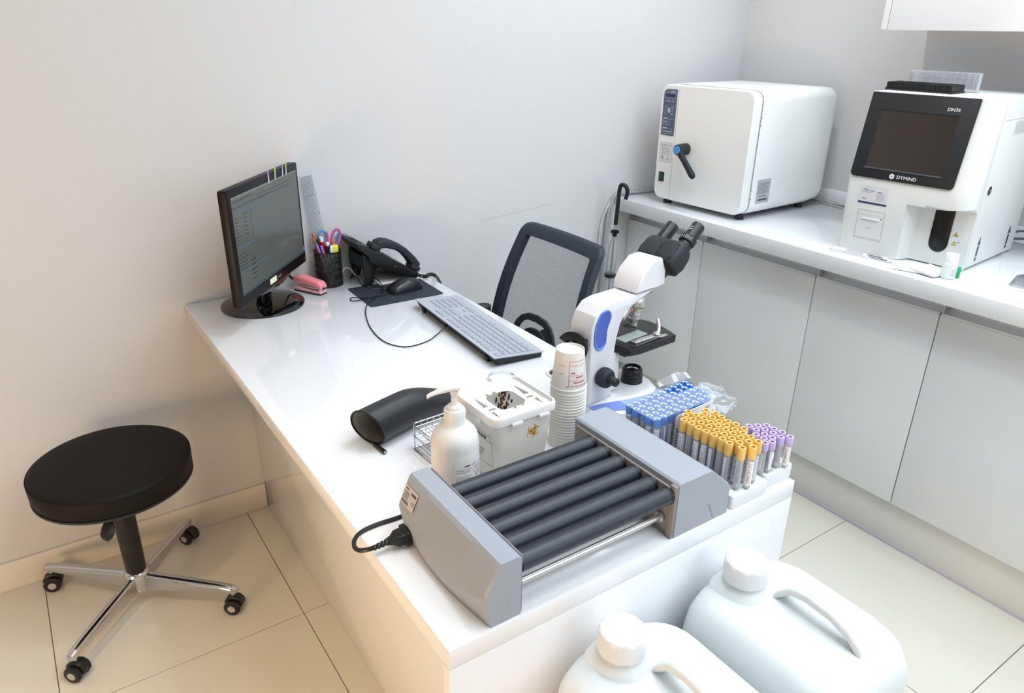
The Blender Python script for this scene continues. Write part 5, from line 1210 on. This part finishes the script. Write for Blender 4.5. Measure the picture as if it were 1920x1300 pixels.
# crumpled gauze packs
for k, (cx_, cy_, w_, h_, a, zz, lab) in enumerate(((1.705, -1.170, .085, .105, 20, .004, 'crumpled white gauze pack in front of the sampling recess'), (1.700, -1.205, .070, .085, -8, .010, 'upper crumpled gauze pack beside the small reagent bottle'))):
    b = B(); n = 14; V = []; F = []
    for s_ in (0, 1):
        for i in range(n+1):
            for j in range(n+1):
                x = (i/n-.5)*w_; y = (j/n-.5)*h_; e = (1-abs(2*i/n-1)**3)*(1-abs(2*j/n-1)**3)
                z = (zz + .007*e*(1+.5*math.sin(i*.9+j*.6)+.4*math.sin(i*.4-j*1.1)+.25*random.uniform(-1, 1))) if s_ else zz*.4-.001+.0003*k
                V.append((x, y, max(z, .0004)))
    m_ = (n+1)**2
    for s_ in (0, 1):
        for i in range(n):
            for j in range(n): q = s_*m_+i*(n+1)+j; F.append((q, q+1, q+n+2, q+n+1))
    ring0 = [i*(n+1) for i in range(n+1)]+[n*(n+1)+j for j in range(1, n+1)]+[i*(n+1)+n for i in range(n-1, -1, -1)]+[j for j in range(n-1, 0, -1)]
    for i in range(len(ring0)): a_, c_ = ring0[i], ring0[(i+1) % len(ring0)]; F.append((a_, c_, c_+m_, a_+m_))
    b.add(V, F, PAPER); o = b.done('gauze_pack', None, 40, loc=(cx_, cy_, WZ+.0006), rot=(0, 0, R(a))); tag(o, lab, 'gauze', 'gauze packs on the worktop')
# small reagent bottle
rb = thing('reagent_bottle', 'small translucent bottle with white cap beside the analyzer corner', 'bottle', (1.7015, -1.2585, WZ))
RBM = mat('bottle_translucent', (226, 234, 228), .3, sss=.2)
B().lathe([(.0165, .0003), (.0180, .002), (.0183, .006), (.0183, .040), (.0170, .044), (.0150, .046)], RBM, 28).done('bottle_body', rb, 40)
B().lathe([(.0160, .0462), (.0162, .0650), (.0150, .0672), (.0001, .0674)], mat('cap_frost', (240, 242, 242), .35), 28, caps=(True, False)).done('bottle_cap', rb, 40)
d = Decal(lambda x, y: (.0185*math.cos(x/.0183), .0185*math.sin(x/.0183), y)); a0 = R(-160)*.0183
d.rect(a0, .009, .050, .030, wl, 14); d.f = lambda x, y: (.0187*math.cos(x/.0183), .0187*math.sin(x/.0183), y); d.frame(a0+.008, .017, .018, .010, .0004, DARKPR, 5); d.lines(a0+.010, .019, .013, .006, 3, GREYPR, .4); d.lines(a0+.005, .011, .022, .004, 2, GREYPR, .5); d.rect(a0+.030, .012, .002, .002, REDP2); d.rect(a0+.016, .031, .006, .001, REDP2); d.done('bottle_label', rb)
b = B(); b.lathe([(.0120, 0), (.0128, .001), (.0128, .026), (.0118, .0275), (.0001, .0275)], GREEN, 24, caps=(True, False)); o = b.done('green_cap', None, 40, loc=(1.727, -1.2600-.004, WZ)); tag(o, 'green bottle cap standing behind the small reagent bottle', 'bottle cap')
# foil pack at the right edge
b = B(); FOIL = mat('foil_silver', (196, 198, 204), .18, .9, bump=.5, bscale=60)
V = [(-.06, -.10, .0005), (-.055, .022, .0005), (.06, .05, .0005), (.07, -.09, .0005), (-.05, -.10, .012), (-.042, .000, .006), (.05, .03, .010), (.06, -.09, .016), (.0, -.05, .024)]
b.add(V, [(0, 1, 5, 4), (1, 2, 6, 5), (2, 3, 7, 6), (3, 0, 4, 7), (4, 5, 8), (5, 6, 8), (6, 7, 8), (7, 4, 8), (3, 2, 1, 0)], FOIL)
o = b.done('foil_pouch', None, 20, loc=(1.835, -1.400, WZ)); tag(o, 'silver foil pouch with dark print at the right picture edge', 'pouch')
b = B(); b.prism([(-.045, -.095), (-.028, -.022), (.030, .012), (.045, -.08)], .0262, .0268, BLKM, 'z', 0, Matrix.Rotation(R(0), 4, 'Z')); b.done('dark_print', o)
b = B(); b.box((0, 0, .0006), (.060, .12, .0008), PAPER); o = b.done('paper_slip', None, 0, loc=(1.690, -1.490, WZ), rot=(0, 0, R(8))); tag(o, 'white paper slip on the worktop below the foil pouch', 'paper')
# black case behind the analyzer corner and its cables
bc = thing('black_case', 'flat black case on the worktop behind the analyzer', 'case', (2.165, -1.50, WZ))
b = B(); b.b2((-.075, -.20, .0), (.085, .185, .030), BLKM, .004); b.done('case_body', bc); b = B(); b.b2((-.0755, -.201, .018), (.0855, .186, .0195), BLK); b.done('case_seam', bc)
b = B()
b.tube([(2.135, -1.20, HC+.045), (2.165, -1.235, HC+.062), (2.185, -1.33, HC+.060), (2.195, -1.50, HC+.066), (2.20, -1.76, HC+.040), (2.20, -1.85, HC+.006)], .0034, mat('cable_dark', (70, 72, 76), .5), 8, 6)
b.tube([(2.135, -1.19, HC+.030), (2.165, -1.245, HC+.040), (2.190, -1.33, HC+.040), (2.21, -1.50, HC+.042), (2.225, -1.74, HC+.040), (2.225, -1.84, HC+.006)], .0040, mat('cable_dark', (70, 72, 76), .5), 8, 6)
o = b.done('analyzer_cable'); tag(o, 'dark grey cables leaving the back of the analyzer', 'cable')
b = B(); b.tube([(2.240, -.45, HC+.05), (2.242, -.52, HC+.022), (2.245, -.62, HC+.006), (2.235, -.76, HC+.0045), (2.19, -.88, HC+.0045)], .0032, mat('cable_grey', (186, 184, 180), .5), 8, 6); b.tube([(2.235, -.50, HC+.0048), (2.215, -.60, HC+.0040), (2.19, -.72, HC+.0040), (2.17, -.88, HC+.0040)], .0028, mat('cable_grey', (186, 184, 180), .5), 8, 6)
o = b.done('oven_cable'); tag(o, 'pale grey cables on the worktop between oven and analyzer', 'cable')
# cable bundle dropping beside the worktop
b = B(); cg = mat('cable_silver', (170, 172, 176), .35)
b.tube([(1.86, -.020, HC+.005), (1.74, -.018, HC+.008), (1.66, -.016, HC+.014), (1.615, -.012, HC+.005), (1.588, -.012, HC-.05), (1.578, -.012, HC-.14), (1.572, -.012, HC-.28), (1.566, -.014, .35), (1.57, -.014, .12)], .0050, cg, 8, 6)
b.tube([(1.86, -.010, HC+.004), (1.74, -.008, HC+.006), (1.655, -.008, HC+.006), (1.605, -.008, HC-.01), (1.560, -.008, HC-.09), (1.550, -.008, HC-.2), (1.548, -.008, HC-.3), (1.552, -.008, .30), (1.55, -.008, .12)], .0038, mat('cable_white', (214, 214, 212), .4), 8, 6)
b.tube([(1.61, -.022, HC-.03), (1.600, -.024, HC-.12), (1.592, -.022, HC-.25), (1.598, -.022, .3), (1.59, -.02, .12)], .0034, mat('cable_white', (214, 214, 212), .4), 8, 6)
o = b.done('wall_cables'); tag(o, 'grey and white cables dropping down the wall beside the worktop', 'cable')

# ================================================================== UMBRELLA
um_ = thing('umbrella', 'clear vinyl umbrella with black crook handle leaning at the worktop end', 'umbrella', (1.530, -.075, 0))
T0 = Vector((.022, -.030, .935)); Bt = Vector((-.010, -.010, .004)); axu = (Bt-T0).normalized()
b = B(); b.tube([T0+Vector((.016, -.020, -.030)), T0+Vector((.019, -.024, -.004)), T0+Vector((.014, -.018, .018)), T0+Vector((.004, -.005, .022)), T0, T0+axu*.06, T0+axu*.13], .0078, BLK, 12, 6); b.done('crook_handle', um_, 50)
b = B(); b.cyl(T0+axu*.13, Bt, .0038, STEEL, seg=10); b.cyl(Bt-axu*.03, Bt, .005, BLK, .003, seg=10); b.done('shaft', um_)
b = B(); b.cyl(T0+axu*.150, T0+axu*.175, .0095, BLK, seg=10); 
for k in range(7): a = 2*PI*k/7; p = T0+axu*.158+Vector((.012*math.cos(a), .012*math.sin(a), 0)); b.box(p, (.007, .007, .010), BLK, .001)
b.done('runner', um_)
VIN = film('vinyl_clear', .20, (214, 218, 222), .2)
b = B(); seg = 21; rr = [(.178, .008), (.21, .019), (.26, .024), (.315, .021), (.33, .019), (.345, .020), (.42, .024), (.60, .020), (.80, .012), (.88, .006)]
b.loft([[T0+axu*s_+Vector(((r_*(1 if k % 3 else .62))*math.cos(2*PI*k/seg+s_*1.2), (r_*(1 if k % 3 else .62))*math.sin(2*PI*k/seg+s_*1.2), 0)) for k in range(seg)] for s_, r_ in rr], VIN, (False, False)); b.done('canopy', um_, 40)
b = B(); b.lathe([(.0215, -.007), (.0225, 0), (.0215, .007)], BLK, 20, M=Matrix.Translation(T0+axu*.332), caps=(False, False)); b.done('strap', um_)

# ================================================================== OFFICE CHAIR
ch = thing('office_chair', 'black mesh-back office chair facing the desk from the right', 'chair', (.80, -.472, 0))
CM = mat('chair_frame', (38, 47, 56), .6, bump=.1, bscale=700); NET = mesh_fabric('chair_mesh', (44, 50, 56), 1150, -.10, True)
def cb(y, z):     # backrest surface, local
    s_ = (z-.60)/.33; return .098-.80+.80 + .0 + .105*s_+.018*math.sin(PI*max(0, min(1, s_)))*-1 - .10*(y/.22)**2*.18
def cp(y, z, off=0.0): return Vector((cb(y, z)+off, y, z))
def outl(ins, n=6):
    zt, zb_ = .928-ins, .52+ins; wt, wb = .1935-ins, .228-ins; r_ = max(.004, .030-ins*.6); pts = []
    for (y, z, a0) in ((wt-r_, zt-r_, 0), (-wt+r_, zt-r_, 90), (-wb+r_, zb_+r_, 180), (wb-r_, zb_+r_, 270)):
        for k in range(n+1): a = R(a0+90*k/n); pts.append((y+r_*math.cos(a), z+r_*math.sin(a)))
    # densify straight edges
    out = []
    for i in range(len(pts)):
        p, q = pts[i], pts[(i+1) % len(pts)]; L_ = math.hypot(p[0]-q[0], p[1]-q[1]); m_ = 8 if i % (n+1) == n else 1
        for k in range(m_): out.append((p[0]+(q[0]-p[0])*k/m_, p[1]+(q[1]-p[1])*k/m_))
    return out
oo, ii = outl(0), outl(.034)
ins2 = outl(.004)
b = B(); b.loft([[cp(y, z, .000) for y, z in ii], [cp(y, z, -.003) for y, z in ii], [cp(y, z, -.003) for y, z in ins2], [cp(y, z, .004) for y, z in oo], [cp(y, z, .018) for y, z in oo], [cp(y, z, .022) for y, z in ii], [cp(y, z, .000) for y, z in ii]], CM, (False, False)); b.done('back_frame', ch, 50)
b = B(); n = 14; V = []; F = []
for j in range(n+1):
    z = .553+(.895-.553)*j/n
    for i in range(n+1): hw_ = .1935+(.228-.1935)*(.928-z)/.408-.032; y = (2*i/n-1)*hw_; V.append(cp(y, z, .008))
for j in range(n):
    for i in range(n): q = j*(n+1)+i; F.append((q, q+1, q+n+2, q+n+1))
b.add(V, F, NET); b.done('back_mesh', ch, 60)
def arch(w_, zt, z0, wd, nm):
    P_ = []
    for k in range(13): a = PI*k/12; P_.append((w_*math.copysign(abs(math.cos(a))**.7, math.cos(a)), z0+(zt-z0)*math.sin(a)**.75))
    b = B(); n_ = len(P_); R1 = []
    for k in range(n_):
        y, z = P_[k]; p, q = P_[max(0, k-1)], P_[min(n_-1, k+1)]; ty, tz = q[0]-p[0], q[1]-p[1]; l = math.hypot(ty, tz); ny_, nz_ = -tz/l, ty/l
        R1.append([cp(y+ny_*s_*wd/2, z+nz_*s_*wd/2, o_) for s_, o_ in ((-1, -.002), (1, -.002), (1, .006), (-1, .006))])
    b.loft(R1, CM); b.done(nm, ch, 30)
arch(.108, .672, .530, .020, 'lumbar_support'); arch(.066, .630, .530, .018, 'lumbar_support')
for s_ in (-1, 1):
    b = B(); b.loft([[(x, s_*.268+y, z) for y, x in rrect(-.024, -.110, .024, .110, .022)] for z in (.612, .618, .634, .638)], BLK); b.done('armrest_pad', ch, 40)
    b = B(); b.tube([(.0, s_*.262, .615), (.0, s_*.268, .50), (.0, s_*.24, .435), (.0, s_*.16, .420)], .013, BLK, 10, 5); b.done('armrest_post', ch, 50)
b = B(); b.prism(rrect(-.26, -.235, .20, .235, .07), .435, .495, CM, 'z', .018, seg=3); b.done('seat', ch, 50)
b = B(); b.tube([(.10, 0, .43), (.17, 0, .47), (.165, 0, .56), (.135, 0, .62)], .018, BLK, 10, 5); b.done('back_bracket', ch, 50)
b = B(); b.cyl((-.03, 0, .12), (-.03, 0, .43), .022, CHROME); b.done('gas_column', ch)
def caster(parent, p, ang):
    c_ = B(); Mc = Matrix.Translation(p) @ Matrix.Rotation(ang, 4, 'Z')
    c_.lathe([(.006, .035), (.006, .062)], CHROME, 12, M=Mc)
    pr = [(-.024*math.cos(a), .028+.025*math.sin(a)) for a in [PI*k/10-.35 for k in range(0, 12)]]
    c_.prism(pr, -.009, .009, BLK, 'y', .001, Mc); o_ = c_.done('caster', parent, 40)
    for y0_, y1_ in ((-.023, -.0100), (.0100, .023)): B().cyl(Mc @ Vector((0, y0_, .0225)), Mc @ Vector((0, y1_, .0225)), .0225, BLK, seg=24, bev=.003).done('wheel', o_, 40)
    for sg in (-1, 1): B().cyl(Mc @ Vector((0, sg*.0230, .0225)), Mc @ Vector((0, sg*.0240, .0225)), .0105, mat('hub_grey', (170, 170, 168), .4), seg=18).done('wheel_hub', o_, 40)
    return o_
for k in range(5):
    a = 2*PI*k/5+.3; e = Vector((-.03+.27*math.cos(a), .27*math.sin(a), 0))
    b = B(); b.tube([(-.03, 0, .105), (-.03+.14*math.cos(a), .14*math.sin(a), .085), (e.x, e.y, .070)], [.022, .018, .013], BLK, 10); lg = b.done('leg', ch, 50)
    caster(ch, (e.x, e.y, .0004), a+1.0)

# ================================================================== STOOL
so = thing('stool', 'round black vinyl stool on a chrome four-leg caster base', 'stool', (-.278, -.256, 0))
SZ = .461
b = B(); b.lathe([(.186, SZ-.056), (.1885, SZ-.050), (.190, SZ-.012), (.186, SZ-.003), (.176, SZ+.001), (.12, SZ+.005), (.0001, SZ+.007)], VINYL, 64, caps=(True, False)); b.done('cushion', so, 50)
b = B(); b.tube([(.1885*math.cos(2*PI*k/64), .1885*math.sin(2*PI*k/64), SZ-.0065) for k in range(64)], .0016, VINYL, 6, closed=True); b.done('piping', so)
b = B(); b.lathe([(.150, SZ-.075), (.183, SZ-.066), (.189, SZ-.062), (.189, SZ-.0565)], BLKM, 56); b.done('seat_pan', so, 40)
b = B(); b.cyl((0, 0, .105), (0, 0, SZ-.075), .0255, BLK, .0285, 32); b.done('column_cover', so)
b = B(); b.tube([(-.01, -.03, SZ-.078), (-.030, -.11, SZ-.082), (-.039, -.148, SZ-.090)], .0045, BLK, 8, 4)
lq = Vector((-.0145, -.028, -.036)).normalized()
b.loft([[Vector((-.0375, -.146, .378))+lq*s_+Vector((.90, -.43, 0))*(w_*math.cos(2*PI*k/14))+Vector((-.2, -.3, .9)).normalized()*(.006*math.sin(2*PI*k/14)) for k in range(14)] for s_, w_ in ((-.012, .006), (0, .010), (.018, .0155), (.032, .0170), (.042, .012), (.046, .005))], BLK); b.done('height_lever', so, 50)
b = B(); b.lathe([(.026, .048), (.030, .050), (.033, .060), (.033, .105), (.030, .110), (.026, .112)], CHROME, 36); b.done('hub', so, 40)
for (ex, ey), ca in (((-.4786, -.0655), 2.9), ((-.1106, -.0593), 2.2), ((-.0741, -.4374), 2.5), ((-.4571, -.4557), 2.4)):
    v = Vector((ex+.278, ey+.256, 0)); a = math.atan2(v.y, v.x); L_ = v.length
    Ml_ = Matrix.Rotation(a, 4, 'Z'); rings = []
    for x, w_, z0_, z1_ in ((.028, .013, .052, .100), (.10, .0125, .055, .096), (L_-.035, .012, .066, .089), (L_-.008, .012, .066, .086), (L_+.010, .011, .0655, .083), (L_+.016, .006, .0665, .078)):
        rings.append([(x, y, z) for y, z in rrect(-w_, z0_, w_, z1_, [w_*.8, w_*.8, .002, .002], 4)])
    b = B(); b.loft(rings, CHROME, M=Ml_); lg = b.done('leg', so, 40); caster(so, (v.x, v.y, .0004), ca)

# ================================================================== JUGS ON THEIR BENCH
bn = thing('low_bench', 'low white bench in front of the desk under the plastic jugs', 'bench', (.385, -1.690, 0))
b = B(); b.b2((-.262, -.140, .282), (.262, .140, .305), WHT, .003); b.done('bench_top', bn)
for sx_ in (-1, 1):
    for sy_ in (-1, 1): B().b2((sx_*.25-.015, sy_*.125-.012, .0005), (sx_*.25+.015, sy_*.125+.012, .282), WHT, .002).done('leg', bn)
def jug(x, label):
    j = thing('plastic_jug', label, 'jug', (x, -1.6890, .3055), 0, 'white plastic jugs below the desk front')
    hx, hy = .119, .146
    prof = [(.90, .0005, .04), (.97, .006, .045), (1, .02, .05), (1, .285, .055), (.985, .318, .06), (.93, .344, .065), (.83, .358, .065), (.72, .364, .06)]
    b = B(); b.loft([[(px2, py2, z) for px2, py2 in rrect(-hx*s_, -hy*s_, hx*s_, hy*s_, min(r_, hx*s_*.8), 7)] for s_, z, r_ in prof], JUG); b.done('jug_body', j, 60)
    # raised shoulder under the cap
    b = B(); b.lathe([(.052, .352), (.042, .368), (.034, .374), (.027, .379), (.027, .388)], JUG, 32, o=(-.022, .088, 0)); b.done('neck', j, 60)
    b = B(); seg = 60; pr = [(.0345, .384), (.0350, .386), (.0345, .412), (.0325, .4165), (.029, .418)]
    b.loft([[(-.022+r_*(1.03 if (k % 6 == 0 and i < 3) else 1)*math.cos(2*PI*k/seg), .088+r_*(1.03 if (k % 6 == 0 and i < 3) else 1)*math.sin(2*PI*k/seg), z) for k in range(seg)] for i, (r_, z) in enumerate(pr)], JCAP); b.done('screw_cap', j, 40)
    rings = []
    for (y, z, w_, h_) in ((.050, .352, .015, .012), (.040, .372, .014, .010), (.022, .390, .013, .0085), (-.005, .396, .0125, .0078), (-.045, .394, .0125, .0078), (-.078, .384, .0130, .0085), (-.100, .366, .014, .011), (-.110, .345, .015, .013)):
        rings.append([(.012+px2, y, z+pz) for px2, pz in rrect(-w_, -h_, w_, h_, h_*.8, 4)])
    b = B(); b.loft(rings, JUG); b.done('handle', j, 60)
    return j
jug(.5220, 'large white plastic jug nearest the right end of the desk front')
jug(.2580, 'white plastic jug left of the other, cap just below the mixer')
